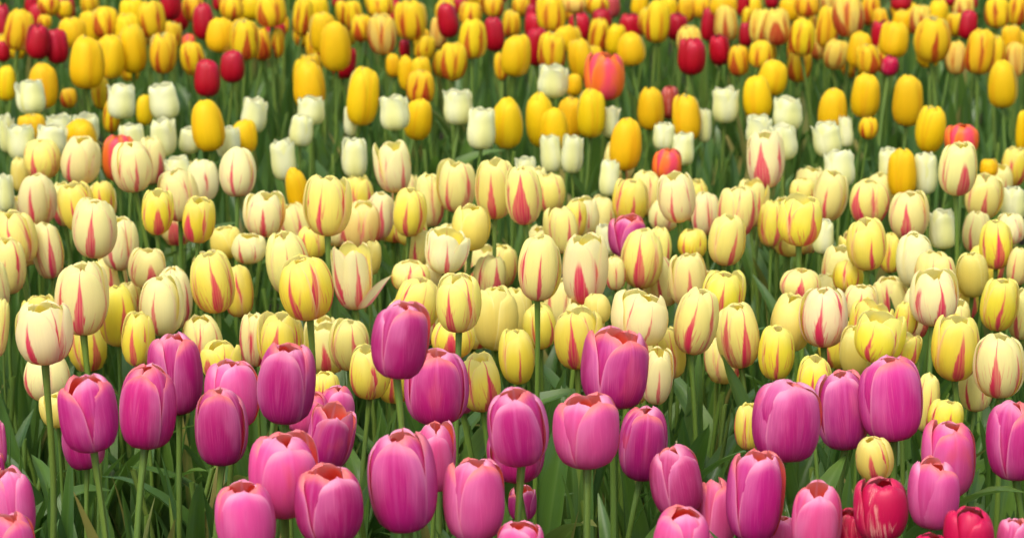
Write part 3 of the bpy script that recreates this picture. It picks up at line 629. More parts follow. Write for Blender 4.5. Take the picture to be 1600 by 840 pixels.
G|-0.765,4.206,0.446|0.0589,0.0615|2.9,43,0.24,0.00,0.00|0.905,0.595,0.004|golden tulip just above-left of the orange red tulip behind the cream pair
W|-0.628,4.280,0.429|0.0507,0.0666|1.5,115,0.64,0.00,0.00|0.915,0.925,0.427|white tulip immediately below the square-topped white tulip below a golden flamed tulip
G|-0.543,4.250,0.456|0.0617,0.0922|-5.2,6,0.24,0.00,0.00|0.902,0.627,0.004|large golden tulip left of a fringed white tulip
W|-0.487,4.490,0.429|0.0507,0.0670|8.0,108,0.80,0.00,0.00|0.909,0.919,0.436|white tulip immediately right of the large golden tulip left of a fringed white tulip
G|-0.492,4.371,0.412|0.0494,0.0621|1.0,99,0.24,0.00,0.00|0.930,0.633,0.004|golden tulip immediately above the plump cream tulip with closed tip and red veins
W|-0.517,4.318,0.412|0.0465,0.0585|0.3,120,0.48,0.00,0.00|0.847,0.856,0.417|white tulip just below-right of the large golden tulip left of a fringed white tulip
W|-0.649,4.456,0.463|0.0598,0.0686|-8.0,51,0.64,0.00,0.00|0.930,0.930,0.487|square-topped white tulip below a golden flamed tulip
W|-0.911,4.525,0.458|0.0583,0.0644|-2.7,26,0.80,0.00,0.00|0.887,0.897,0.396|white tulip just below-left of the bright red tulip beside the golden triple cluster
G|-0.920,4.685,0.451|0.0602,0.0889|1.4,80,0.24,0.00,0.00|0.862,0.534,0.004|golden tulip immediately below the bright red tulip beside the golden triple cluster
G|-1.044,4.934,0.412|0.0423,0.0731|3.3,55,0.24,0.00,0.00|0.930,0.718,0.004|golden tulip immediately below the yellow tulip between two red ones at top left
W|-0.741,4.526,0.449|0.0559,0.0673|1.7,24,0.72,0.00,0.00|0.830,0.840,0.413|white tulip immediately left of the square-topped white tulip below a golden flamed tulip
G|-0.715,4.633,0.412|0.0324,0.0591|-1.7,115,0.24,0.00,0.00|0.877,0.660,0.004|golden tulip just below-left of the square-topped white tulip below a golden flamed tulip
S|-0.830,4.822,0.412|0.0388,0.0661|-0.7,51,0.40,1.50,0.00|0.875,0.671,0.012|golden flamed tulip just below-right of the huge plain golden tulip of the triple cluster
G|-0.845,4.754,0.486|0.0737,0.1051|1.6,84,0.16,0.00,0.00|0.929,0.609,0.004|huge plain golden tulip of the triple cluster
G|-0.850,5.060,0.447|0.0649,0.0955|1.0,44,0.32,0.00,0.00|0.908,0.629,0.004|golden tulip immediately right of the huge plain golden tulip of the triple cluster
G|-0.806,5.101,0.457|0.0626,0.1046|0.3,116,0.32,0.00,0.00|0.880,0.604,0.004|golden tulip just above-left of the square-topped white tulip below a golden flamed tulip
S|-0.735,5.062,0.455|0.0595,0.0893|4.9,-10,0.64,1.50,0.00|0.920,0.595,0.012|golden flamed tulip immediately above the square-topped white tulip below a golden flamed tulip
R|-0.601,4.709,0.462|0.0529,0.0738|-0.1,58,0.40,0.00,0.00|0.441,0.001,0.012|dark red tulip with squared top beside its twin
R|-0.574,4.916,0.450|0.0499,0.0670|-0.5,60,0.24,0.00,0.00|0.426,0.001,0.012|red tulip just above-right of the dark red tulip with squared top beside its twin
G|-0.390,4.616,0.464|0.0643,0.0949|-1.1,7,0.24,0.00,0.00|0.896,0.583,0.004|golden egg tulip with pale tulip behind its stem
G|-0.369,5.035,0.473|0.0672,0.1059|-0.0,3,0.24,0.00,0.00|0.885,0.592,0.004|tall golden tulip on thick straight stem
G|-0.283,4.492,0.467|0.0651,0.1140|4.0,79,0.32,0.00,0.00|0.915,0.655,0.004|longest golden tulip leaning with split petals
W|-0.374,4.460,0.444|0.0551,0.0520|4.4,36,0.64,0.00,0.00|0.838,0.847,0.387|white tulip immediately below the golden egg tulip with pale tulip behind its stem
W|-0.390,4.407,0.417|0.0474,0.0599|7.6,88,0.40,0.00,0.00|0.895,0.905,0.408|white tulip just above-right of the white tulip above the leaning golden bud
W|-0.216,4.393,0.452|0.0566,0.0652|-1.5,111,0.72,0.00,0.00|0.930,0.930,0.404|white tulip just below-right of the longest golden tulip leaning with split petals
G|-0.177,4.474,0.424|0.0529,0.0781|4.6,42,0.24,0.00,0.00|0.910,0.628,0.004|golden tulip immediately left of the white tulip with flared cup-shaped rim
W|-0.098,4.403,0.461|0.0591,0.0646|-1.3,25,0.88,0.00,0.00|0.839,0.848,0.379|white tulip with flared cup-shaped rim
W|-0.055,4.273,0.447|0.0552,0.0754|0.4,17,0.64,0.00,0.00|0.930,0.930,0.422|white tulip immediately left of the pure golden tulip flanked by a white tulip
G|-0.008,4.341,0.444|0.0584,0.0947|1.3,33,0.16,0.00,0.00|0.880,0.648,0.004|pure golden tulip flanked by a white tulip
W|-0.403,4.157,0.413|0.0471,0.0718|-6.1,75,0.64,0.00,0.00|0.877,0.887,0.420|white tulip above the leaning golden bud
W|-0.278,4.175,0.414|0.0473,0.0703|0.1,0,0.48,0.00,0.00|0.930,0.930,0.433|rectangular ivory tulip alone against dark leaves
W|0.078,4.623,0.471|0.0619,0.0628|3.0,108,0.88,0.00,0.00|0.850,0.860,0.368|white fringed tulip left of the coral orange giant
O|0.178,4.597,0.486|0.0787,0.0924|-0.3,6,0.56,0.00,0.00|0.811,0.157,0.017|big coral pink tulip with orange edges
G|0.052,4.408,0.437|0.0569,0.1032|-4.9,99,0.24,0.00,0.00|0.910,0.677,0.004|golden tulip immediately right of the pure golden tulip flanked by a white tulip
G|0.079,4.358,0.429|0.0539,0.0784|-1.6,5,0.24,0.00,0.00|0.930,0.655,0.004|golden tulip just below-left of the golden tulip under the big coral pink tulip
G|0.147,4.492,0.434|0.0555,0.0951|-1.0,73,0.32,0.00,0.00|0.875,0.663,0.004|golden tulip under the big coral pink tulip
G|0.113,4.574,0.407|0.0541,0.0846|5.3,13,0.32,0.00,0.00|0.858,0.516,0.004|golden tulip immediately left of the golden tulip under the big coral pink tulip
G|0.199,4.146,0.443|0.0581,0.0926|4.9,87,0.24,0.00,0.00|0.930,0.583,0.004|amber golden tulip leaning above the orange bud
G|0.270,4.606,0.420|0.0520,0.0827|2.3,91,0.32,0.00,0.00|0.880,0.565,0.004|golden tulip just above-right of the amber golden tulip leaning above the orange bud
G|0.327,4.455,0.432|0.0551,0.0895|-4.6,19,0.32,0.00,0.00|0.874,0.556,0.004|golden tulip immediately left of the white goblet tulip with toothed rim
W|0.364,4.476,0.412|0.0265,0.0643|0.5,114,0.56,0.00,0.00|0.872,0.882,0.373|white tulip just below-left of the white goblet tulip with toothed rim
W|0.281,4.377,0.412|0.0424,0.0524|1.6,51,0.48,0.00,0.00|0.906,0.916,0.436|white tulip immediately above the small orange tulip peeking between cream tulips
W|0.308,4.259,0.412|0.0459,0.0599|2.8,21,0.56,0.00,0.00|0.915,0.925,0.422|white tulip just above-right of the small orange tulip peeking between cream tulips
W|0.411,4.576,0.433|0.0516,0.0682|3.4,69,0.80,0.00,0.00|0.930,0.930,0.409|white goblet tulip with toothed rim
G|0.472,4.583,0.447|0.0590,0.0845|-4.7,32,0.24,0.00,0.00|0.930,0.662,0.004|golden tulip immediately right of the white goblet tulip with toothed rim
W|0.449,4.333,0.432|0.0513,0.0552|0.2,79,0.72,0.00,0.00|0.881,0.891,0.434|white tulip immediately above the cream tulip rising tallest among the white tulips
W|0.071,4.226,0.411|0.0410,0.0689|-0.5,100,0.64,0.00,0.00|0.861,0.870,0.390|white tulip just below-right of the pure golden tulip flanked by a white tulip
W|0.107,4.208,0.413|0.0409,0.0686|1.7,107,0.64,0.00,0.00|0.861,0.871,0.412|white tulip just below-left of the golden tulip under the big coral pink tulip
W|0.165,4.015,0.412|0.0369,0.0635|1.8,77,0.64,0.00,0.00|0.925,0.930,0.418|white tulip just below-left of the amber golden tulip leaning above the orange bud
O|0.268,4.100,0.417|0.0532,0.0555|-0.5,12,0.32,0.00,0.00|0.887,0.171,0.022|small orange tulip peeking between cream tulips
G|0.520,4.762,0.454|0.0612,0.0696|9.7,70,0.24,0.00,0.00|0.896,0.629,0.004|golden tulip just above-right of the white goblet tulip with toothed rim
G|0.603,4.469,0.442|0.0576,0.0850|5.0,87,0.24,0.00,0.00|0.880,0.582,0.004|golden tulip just above-right of the cream tulip rising tallest among the white tulips
G|0.687,4.639,0.440|0.0572,0.0880|1.1,40,0.32,0.00,0.00|0.930,0.621,0.004|golden tulip immediately left of the big golden tulip with curled back petal
G|0.751,4.523,0.452|0.0607,0.1001|0.8,104,0.40,0.00,0.00|0.854,0.549,0.004|big golden tulip with curled back petal
G|0.762,4.327,0.435|0.0559,0.0869|6.3,22,0.32,0.00,0.00|0.930,0.653,0.004|golden tulip immediately left of the orange tulip peeking over a cream tulip
O|0.790,4.174,0.446|0.0607,0.0557|-2.3,13,0.40,0.00,0.00|0.861,0.166,0.018|orange tulip peeking over a cream tulip
G|0.965,4.702,0.452|0.0605,0.0946|-2.9,3,0.16,0.00,0.00|0.860,0.585,0.004|smooth golden egg tulip near right edge
W|0.508,4.387,0.452|0.0566,0.0603|0.2,12,0.72,0.00,0.00|0.896,0.906,0.383|white tulip immediately right of the white goblet tulip with toothed rim
W|0.470,4.135,0.449|0.0557,0.0613|-1.9,118,0.72,0.00,0.00|0.896,0.906,0.413|white tulip just above-right of the cream tulip rising tallest among the white tulips
W|0.560,4.228,0.436|0.0524,0.0630|-9.7,33,0.72,0.00,0.00|0.882,0.892,0.388|white tulip immediately right of the cream tulip rising tallest among the white tulips
W|0.621,4.420,0.412|0.0309,0.0582|-3.2,62,0.64,0.00,0.00|0.930,0.930,0.430|white tulip just below-left of the big golden tulip with curled back petal
S|0.667,4.451,0.412|0.0359,0.0417|2.9,76,0.40,1.50,0.00|0.930,0.670,0.012|golden flamed tulip just below-left of the big golden tulip with curled back petal
W|0.549,3.960,0.440|0.0535,0.0631|-1.6,17,0.72,0.00,0.00|0.835,0.844,0.424|white tulip immediately left of the golden tulip wedged between two white ones
W|0.655,4.126,0.412|0.0401,0.0582|-8.0,56,0.64,0.00,0.00|0.900,0.910,0.420|white tulip just above-left of the golden tulip wedged between two white ones
G|0.666,4.038,0.415|0.0502,0.0861|-2.0,34,0.32,0.00,0.00|0.930,0.598,0.004|golden tulip wedged between two white ones
W|0.709,4.062,0.410|0.0439,0.0731|0.3,56,0.48,0.00,0.00|0.845,0.854,0.371|white tulip immediately right of the golden tulip wedged between two white ones
S|-1.078,5.249,0.475|0.0657,0.0901|4.0,84,0.40,1.50,0.00|0.860,0.592,0.012|yellow tulip between two red ones at top left
R|-1.020,5.167,0.462|0.0524,0.0757|3.1,6,0.32,0.00,0.00|0.436,0.001,0.011|red tulip immediately left of the bright red tulip beside the golden triple cluster
R|-0.987,5.196,0.447|0.0499,0.0763|-2.6,92,0.32,0.00,0.00|0.429,0.001,0.012|bright red tulip beside the golden triple cluster
G|-0.967,5.278,0.465|0.0647,0.0679|-0.2,102,0.40,0.00,0.00|0.930,0.618,0.004|golden tulip just above-right of the bright red tulip beside the golden triple cluster
S|-0.916,5.411,0.468|0.0634,0.0727|-3.1,85,0.40,1.50,0.00|0.905,0.698,0.012|golden flamed tulip just above-right of the huge plain golden tulip of the triple cluster
S|-0.809,5.404,0.475|0.0661,0.0841|0.0,100,0.40,1.50,0.00|0.833,0.601,0.012|golden flamed tulip immediately left of the tall dark red tulip near the top edge
R|-0.701,5.468,0.460|0.0524,0.0832|-2.2,79,0.24,0.00,0.00|0.423,0.001,0.012|tall dark red tulip near the top edge
G|-0.636,5.241,0.464|0.0643,0.0760|2.7,82,0.40,0.00,0.00|0.930,0.587,0.004|golden tulip just below-right of the tall dark red tulip near the top edge
S|-0.572,5.156,0.468|0.0632,0.0887|1.1,7,0.40,1.50,0.00|0.830,0.635,0.012|golden flamed tulip just above-right of the dark red tulip with squared top beside its twin
S|-0.668,5.737,0.450|0.0579,0.0559|-3.9,13,0.40,1.50,0.00|0.929,0.660,0.012|golden flamed tulip just above-right of the tall dark red tulip near the top edge
S|-0.549,5.466,0.486|0.0726,0.0756|-5.1,92,0.48,1.50,0.00|0.905,0.684,0.012|third golden flamed tulip right of the tall dark red tulip near the top edge
S|-0.537,5.471,0.412|0.0379,0.0721|2.5,106,0.32,1.50,0.00|0.836,0.573,0.012|golden flamed tulip just above-left of the golden egg tulip with pale tulip behind its stem
S|-0.501,5.764,0.428|0.0521,0.0936|4.0,26,0.40,1.50,0.00|0.866,0.656,0.012|third golden flamed tulip above-left of the tall golden tulip on thick straight stem
G|-0.419,5.325,0.458|0.0624,0.0914|-1.0,107,0.48,0.00,0.00|0.898,0.601,0.004|golden tulip just above-left of the tall golden tulip on thick straight stem
S|-0.388,5.889,0.412|0.0470,0.0738|-2.6,92,0.40,1.50,0.00|0.914,0.699,0.012|golden flamed tulip just above-left of the pale yellow tulip with pink blushed side
S|-0.306,5.622,0.476|0.0657,0.0573|-3.0,50,0.40,1.50,0.00|0.930,0.709,0.012|golden flamed tulip immediately above the pale yellow tulip with pink blushed side
s|-0.281,5.177,0.476|0.0635,0.0883|-4.7,53,0.64,1.30,0.00|0.795,0.591,0.130|pale yellow tulip with pink blushed side
S|-0.225,5.328,0.486|0.0709,0.0910|-2.7,30,0.48,1.50,0.00|0.852,0.615,0.012|rounded golden tulip with maroon flame
S|-0.206,5.447,0.416|0.0494,0.0710|-5.9,101,0.40,1.50,0.00|0.874,0.558,0.012|golden flamed tulip just below-right of the rounded golden tulip with maroon flame
R|-0.149,5.547,0.451|0.0502,0.0813|-9.1,1,0.32,0.00,0.00|0.447,0.001,0.012|crimson tulip standing between golden ones
S|-0.099,5.732,0.438|0.0549,0.0590|4.8,1,0.40,1.50,0.00|0.923,0.656,0.012|golden flamed tulip immediately right of the crimson tulip standing between golden ones
S|-0.085,5.170,0.468|0.0634,0.0861|1.9,96,0.40,1.50,0.00|0.885,0.702,0.012|golden flamed tulip just above-right of the golden tulip with red base and thin seam
R|-0.039,5.383,0.445|0.0488,0.0789|-2.3,73,0.40,0.00,0.00|0.409,0.001,0.011|red tulip immediately right of the crimson tulip standing between golden ones
S|-0.123,4.969,0.452|0.0584,0.0804|2.0,71,0.40,1.50,0.00|0.840,0.637,0.012|golden tulip with red base and thin seam
G|0.009,4.942,0.469|0.0660,0.0880|6.8,81,0.24,0.00,0.00|0.862,0.587,0.004|golden tulip just above-left of the white fringed tulip left of the coral orange giant
G|-0.225,5.071,0.410|0.0380,0.0753|-6.5,62,0.24,0.00,0.00|0.907,0.606,0.004|golden tulip just below-right of the pale yellow tulip with pink blushed side
S|-0.178,4.681,0.449|0.0577,0.0683|4.1,29,0.32,1.50,0.00|0.865,0.552,0.012|golden flamed tulip just below-left of the golden tulip with red base and thin seam
S|0.087,5.473,0.479|0.0669,0.0853|-3.8,39,0.32,1.50,0.00|0.914,0.646,0.012|third golden flamed tulip above the white fringed tulip left of the coral orange giant
R|0.052,5.129,0.458|0.0520,0.0833|1.0,99,0.40,0.00,0.00|0.416,0.001,0.011|red tulip just above-left of the white fringed tulip left of the coral orange giant
S|0.085,5.031,0.463|0.0618,0.0839|2.8,61,0.40,1.50,0.00|0.885,0.659,0.012|golden flamed tulip immediately above the white fringed tulip left of the coral orange giant
G|0.147,5.126,0.431|0.0548,0.0889|-7.2,16,0.32,0.00,0.00|0.886,0.579,0.004|golden tulip just above-left of the big coral pink tulip with orange edges
S|0.201,5.575,0.412|0.0475,0.0850|5.4,19,0.32,1.50,0.00|0.870,0.654,0.012|golden flamed tulip immediately left of the tall flamed tulip in front of a crimson one
G|0.251,5.093,0.458|0.0625,0.0716|-5.8,21,0.24,0.00,0.00|0.908,0.586,0.004|golden tulip just above-right of the big coral pink tulip with orange edges
S|0.331,5.461,0.461|0.0610,0.0974|6.1,75,0.24,1.50,0.00|0.875,0.672,0.012|tall flamed tulip in front of a crimson one
R|0.368,4.875,0.478|0.0573,0.0762|6.8,34,0.40,0.00,0.00|0.430,0.001,0.011|crimson tulip hiding a yellow one behind
R|0.469,5.717,0.416|0.0426,0.0812|1.6,60,0.32,0.00,0.00|0.423,0.001,0.012|red tulip just above-right of the crimson tulip hiding a yellow one behind
s|0.487,5.461,0.458|0.0581,0.0824|0.6,108,0.40,1.30,0.00|0.813,0.651,0.130|pale yellow tulip just above-right of the crimson tulip hiding a yellow one behind
s|0.568,5.470,0.448|0.0553,0.0828|6.2,13,0.40,1.30,0.00|0.881,0.746,0.130|fourth pale yellow tulip above-right of the crimson tulip hiding a yellow one behind
S|0.495,5.223,0.412|0.0474,0.0680|-0.2,94,0.48,1.50,0.00|0.860,0.562,0.012|golden flamed tulip immediately right of the crimson tulip hiding a yellow one behind
S|0.540,5.199,0.430|0.0528,0.0617|2.2,32,0.48,1.50,0.00|0.919,0.655,0.012|second golden flamed tulip above-right of the white goblet tulip with toothed rim
s|0.587,5.312,0.472|0.0622,0.0826|-0.8,102,0.48,1.60,0.00|0.880,0.695,0.130|third pale yellow tulip left of the pale tulip with large maroon flame
S|0.703,5.730,0.460|0.0609,0.0556|-0.3,4,0.40,1.50,0.00|0.843,0.536,0.012|golden flamed tulip immediately left of the pale tulip with large maroon flame
S|0.640,5.279,0.454|0.0591,0.0825|4.2,30,0.40,1.50,0.00|0.874,0.700,0.012|second golden flamed tulip below-left of the pale tulip with large maroon flame
S|0.722,5.508,0.442|0.0557,0.0982|3.3,58,0.40,1.40,0.00|0.903,0.615,0.012|golden flamed tulip just below-left of the pale tulip with large maroon flame
s|0.751,5.377,0.486|0.0715,0.0947|-5.4,47,0.48,2.00,0.00|0.810,0.652,0.130|pale tulip with large maroon flame
S|0.881,5.038,0.486|0.0806,0.0960|-0.6,0,0.56,1.50,0.00|0.852,0.603,0.012|golden flamed tulip immediately right of the plain golden tulip above a red streaked tip
R|1.067,5.638,0.428|0.0450,0.0707|0.7,67,0.40,0.00,0.00|0.426,0.001,0.012|small crimson tulip alone above the green
S|1.137,5.629,0.457|0.0599,0.0728|-0.8,37,0.40,1.50,0.00|0.904,0.671,0.012|golden flamed tulip immediately right of the small crimson tulip alone above the green
G|0.828,5.200,0.461|0.0638,0.0782|7.0,23,0.40,0.00,0.00|0.849,0.575,0.004|plain golden tulip above a red streaked tip
G|0.757,5.223,0.435|0.0558,0.0790|5.2,35,0.40,0.00,0.00|0.850,0.542,0.004|golden tulip immediately below the pale tulip with large maroon flame
S|0.767,5.144,0.428|0.0522,0.0669|-6.7,19,0.40,1.20,0.00|0.838,0.576,0.012|golden flamed tulip just below-left of the plain golden tulip above a red streaked tip
s|0.971,5.237,0.415|0.0476,0.0740|-1.6,27,0.40,0.80,0.00|0.825,0.601,0.130|pale yellow tulip immediately below the small crimson tulip alone above the green
S|0.984,5.031,0.463|0.0618,0.0972|7.9,58,0.48,1.40,0.00|0.889,0.577,0.012|golden flamed tulip just below-right of the small crimson tulip alone above the green
s|1.094,5.216,0.415|0.0474,0.0794|-1.8,61,0.40,1.30,0.00|0.853,0.641,0.130|pale yellow tulip just above-right of the smooth golden egg tulip near right edge
p|-0.239,2.695,0.416|0.0523,0.0498|2.3,25,0.36,0.00,0.00|0.778,0.082,0.304|
p|-0.062,2.894,0.386|0.0400,0.0646|-0.2,60,0.43,0.00,0.00|0.688,0.072,0.298|
p|0.288,2.426,0.369|0.0368,0.0365|0.6,59,0.36,0.00,0.00|0.772,0.081,0.292|
X|0.351,2.358,0.392|0.0331,0.0558|-9.2,13,0.32,0.00,0.00|0.510,0.004,0.055|
H|0.414,2.257,0.412|0.0356,0.0366|9.6,45,0.36,0.00,0.00|0.554,0.003,0.071|
p|-0.579,2.601,0.412|0.0145,0.0519|-3.0,83,0.36,0.00,0.00|0.685,0.072,0.304|
P|-0.559,2.502,0.412|0.0126,0.0431|-0.5,78,0.29,0.00,0.00|0.516,0.010,0.191|
C|-0.554,3.387,0.367|0.0371,0.0506|0.2,57,0.40,0.90,0.00|0.873,0.799,0.236|
c|-0.106,3.384,0.406|0.0481,0.0435|1.7,57,0.48,0.50,0.00|0.871,0.843,0.480|
L|0.007,3.215,0.395|0.0441,0.0730|0.1,94,0.40,0.00,0.00|0.810,0.697,0.176|
C|0.560,3.240,0.386|0.0409,0.0741|-2.2,67,0.32,1.30,0.00|0.927,0.844,0.420|
C|0.699,3.208,0.395|0.0352,0.0738|-2.3,15,0.32,0.90,0.00|0.930,0.901,0.307|
W|0.142,3.565,0.412|0.0388,0.0509|3.2,4,0.40,0.00,0.00|0.930,0.930,0.458|
C|0.223,3.525,0.412|0.0346,0.0586|-1.7,81,0.40,0.90,0.00|0.917,0.888,0.230|
C|0.421,3.782,0.384|0.0473,0.0767|-8.0,1,0.40,0.90,0.00|0.864,0.824,0.297|
C|0.441,3.733,0.371|0.0569,0.0503|2.7,112,0.32,0.90,0.00|0.862,0.795,0.200|
C|-0.272,3.700,0.395|0.0523,0.0501|2.8,64,0.32,0.90,0.00|0.914,0.884,0.426|
C|-0.156,3.636,0.412|0.0534,0.0511|1.6,12,0.32,0.90,0.00|0.862,0.837,0.193|
W|0.025,4.072,0.412|0.0396,0.0462|-1.3,37,0.64,0.00,0.00|0.876,0.886,0.407|
L|-0.840,4.041,0.412|0.0328,0.0602|-1.7,108,0.48,0.00,0.00|0.811,0.698,0.165|
C|-0.726,3.814,0.412|0.0393,0.0735|-2.7,105,0.40,0.90,0.00|0.930,0.878,0.331|
W|-0.577,4.093,0.412|0.0465,0.0391|-7.2,7,0.64,0.00,0.00|0.930,0.930,0.427|
W|-0.816,4.299,0.439|0.0532,0.0546|-6.7,65,0.72,0.00,0.00|0.840,0.849,0.380|
W|-0.776,4.338,0.432|0.0514,0.0555|5.8,97,0.64,0.00,0.00|0.829,0.838,0.407|
G|-0.884,4.379,0.429|0.0542,0.0473|0.3,62,0.32,0.00,0.00|0.853,0.536,0.004|
W|-0.684,4.270,0.429|0.0506,0.0526|-4.0,117,0.56,0.00,0.00|0.839,0.848,0.374|
W|-0.589,4.335,0.412|0.0397,0.0475|6.4,4,0.40,0.00,0.00|0.880,0.890,0.441|
S|-0.886,4.765,0.412|0.0358,0.0396|-1.2,113,0.32,1.50,0.00|0.832,0.546,0.012|
S|-0.769,4.580,0.412|0.0345,0.0682|6.3,18,0.32,1.50,0.00|0.893,0.718,0.012|
W|-0.304,4.527,0.412|0.0365,0.0624|-1.7,112,0.32,0.00,0.00|0.930,0.930,0.485|
W|0.186,4.515,0.412|0.0340,0.0616|2.3,55,0.72,0.00,0.00|0.910,0.920,0.458|
X|0.311,4.715,0.412|0.0380,0.0647|0.2,0,0.40,0.00,0.00|0.419,0.052,0.021|
G|0.948,4.420,0.412|0.0238,0.0788|-1.2,112,0.24,0.00,0.00|0.930,0.651,0.004|
G|0.824,4.093,0.412|0.0310,0.0318|-5.2,83,0.40,0.00,0.00|0.930,0.571,0.004|
R|-1.211,5.717,0.416|0.0426,0.0935|1.5,120,0.32,0.00,0.00|0.378,0.001,0.010|
R|-1.134,5.344,0.412|0.0314,0.0476|1.7,74,0.32,0.00,0.00|0.449,0.001,0.011|
R|-1.213,6.088,0.412|0.0388,0.0539|4.4,105,0.32,0.00,0.00|0.455,0.001,0.012|
S|-1.124,5.852,0.443|0.0560,0.0540|1.5,40,0.40,1.50,0.00|0.881,0.616,0.012|
G|-1.113,5.998,0.412|0.0351,0.0436|-1.4,117,0.32,0.00,0.00|0.863,0.609,0.004|
S|-1.124,5.784,0.412|0.0339,0.0357|-0.0,91,0.40,1.50,0.00|0.930,0.644,0.012|
G|-0.994,5.671,0.417|0.0513,0.0769|-1.6,101,0.40,0.00,0.00|0.930,0.639,0.004|
G|-0.857,5.365,0.452|0.0600,0.0838|-0.2,19,0.40,0.00,0.00|0.930,0.689,0.004|
G|-0.896,5.684,0.452|0.0604,0.0583|1.9,57,0.40,0.00,0.00|0.930,0.720,0.004|
R|-0.818,5.764,0.458|0.0521,0.0782|1.7,29,0.32,0.00,0.00|0.446,0.001,0.013|
S|-0.770,5.817,0.441|0.0557,0.0660|-1.7,46,0.48,1.50,0.00|0.862,0.537,0.012|
R|-0.747,6.111,0.412|0.0260,0.0415|-3.0,60,0.32,0.00,0.00|0.438,0.001,0.012|
O|-0.731,5.434,0.412|0.0319,0.0512|1.3,72,0.40,0.00,0.00|0.903,0.174,0.020|
G|-0.642,5.924,0.426|0.0535,0.0580|1.1,63,0.40,0.00,0.00|0.850,0.621,0.004|
S|-0.569,5.432,0.415|0.0493,0.0769|-5.1,102,0.32,1.50,0.00|0.906,0.566,0.012|
G|-0.547,5.743,0.412|0.0306,0.0449|-0.2,12,0.40,0.00,0.00|0.894,0.541,0.004|
G|-0.473,5.839,0.435|0.0559,0.0633|0.1,47,0.40,0.00,0.00|0.868,0.658,0.004|
R|-0.440,6.134,0.412|0.0358,0.0347|-2.5,49,0.32,0.00,0.00|0.372,0.001,0.010|
S|-0.418,5.932,0.412|0.0347,0.0621|-7.1,104,0.40,1.50,0.00|0.930,0.727,0.012|
R|-0.241,5.380,0.412|0.0258,0.0424|-1.4,73,0.32,0.00,0.00|0.396,0.001,0.010|
s|-0.171,5.623,0.412|0.0419,0.0769|1.6,18,0.32,1.30,0.00|0.823,0.574,0.130|
R|-0.129,6.063,0.412|0.0419,0.0470|-3.0,111,0.32,0.00,0.00|0.377,0.001,0.010|
S|-0.044,5.974,0.422|0.0508,0.0586|-0.5,99,0.40,1.50,0.00|0.857,0.580,0.012|
S|-0.008,5.768,0.411|0.0307,0.0668|4.3,98,0.40,1.50,0.00|0.856,0.638,0.012|
S|-0.023,5.139,0.412|0.0302,0.0598|-3.2,49,0.32,1.50,0.00|0.926,0.629,0.012|
G|-0.256,5.156,0.412|0.0331,0.0516|-5.4,10,0.24,0.00,0.00|0.928,0.553,0.004|
G|-0.192,5.046,0.414|0.0459,0.0689|-0.7,18,0.32,0.00,0.00|0.856,0.607,0.004|
S|0.024,6.065,0.412|0.0483,0.0531|2.9,36,0.40,1.50,0.00|0.840,0.576,0.012|
S|0.005,5.739,0.413|0.0336,0.0602|-1.3,113,0.40,1.50,0.00|0.839,0.575,0.012|
R|0.050,5.847,0.412|0.0373,0.0707|-1.8,25,0.32,0.00,0.00|0.379,0.001,0.011|
s|0.149,5.707,0.466|0.0606,0.0432|2.6,105,0.40,1.30,0.00|0.806,0.588,0.130|
G|0.121,5.352,0.440|0.0571,0.0578|-4.1,74,0.40,0.00,0.00|0.899,0.597,0.004|
G|0.128,4.919,0.412|0.0343,0.0465|2.9,72,0.24,0.00,0.00|0.922,0.572,0.004|
S|0.204,5.731,0.460|0.0609,0.0526|-0.1,54,0.40,1.50,0.00|0.842,0.642,0.012|
R|0.252,6.042,0.412|0.0385,0.0568|-1.1,109,0.32,0.00,0.00|0.513,0.068,0.063|
R|0.210,5.630,0.441|0.0479,0.0494|-1.2,75,0.32,0.00,0.00|0.373,0.001,0.010|
G|0.238,5.508,0.412|0.0470,0.0721|4.4,61,0.32,0.00,0.00|0.926,0.685,0.004|
G|0.322,6.065,0.412|0.0451,0.0630|5.1,113,0.40,0.00,0.00|0.930,0.637,0.004|
G|0.391,5.998,0.412|0.0446,0.0624|2.0,103,0.40,0.00,0.00|0.930,0.677,0.004|
S|0.434,5.998,0.412|0.0478,0.0687|-0.0,55,0.40,1.50,0.00|0.863,0.564,0.012|
R|0.379,5.534,0.438|0.0472,0.0635|3.5,49,0.32,0.00,0.00|0.393,0.001,0.011|
s|0.388,5.250,0.450|0.0560,0.0678|-1.6,52,0.48,1.30,0.00|0.845,0.649,0.130|
S|0.464,5.902,0.432|0.0533,0.0577|-3.2,19,0.40,1.50,0.00|0.930,0.595,0.012|
G|0.496,5.660,0.470|0.0662,0.0517|-0.7,60,0.40,0.00,0.00|0.852,0.536,0.004|
R|0.583,6.065,0.412|0.0322,0.0605|4.6,119,0.32,0.00,0.00|0.442,0.001,0.011|
S|0.572,5.847,0.412|0.0280,0.0522|1.9,55,0.32,1.50,0.00|0.852,0.687,0.012|
R|0.543,5.585,0.412|0.0327,0.0587|0.4,37,0.32,0.00,0.00|0.392,0.001,0.010|
R|0.664,6.157,0.412|0.0360,0.0447|0.9,1,0.32,0.00,0.00|0.398,0.001,0.012|
G|0.680,5.906,0.425|0.0534,0.0610|-6.1,46,0.40,0.00,0.00|0.920,0.588,0.004|
S|0.871,5.849,0.431|0.0529,0.0761|0.8,103,0.40,1.40,0.00|0.847,0.527,0.012|
S|0.884,5.764,0.412|0.0399,0.0758|-3.1,70,0.32,1.40,0.00|0.857,0.533,0.012|
R|0.936,5.799,0.460|0.0524,0.0476|0.3,36,0.32,0.00,0.00|0.431,0.001,0.012|
G|0.934,5.736,0.419|0.0519,0.0564|2.6,34,0.32,0.00,0.00|0.930,0.588,0.004|
s|0.963,5.674,0.432|0.0513,0.0739|3.7,111,0.40,1.30,0.00|0.856,0.706,0.130|
G|1.025,5.803,0.422|0.0525,0.0755|3.5,58,0.40,0.00,0.00|0.930,0.672,0.004|
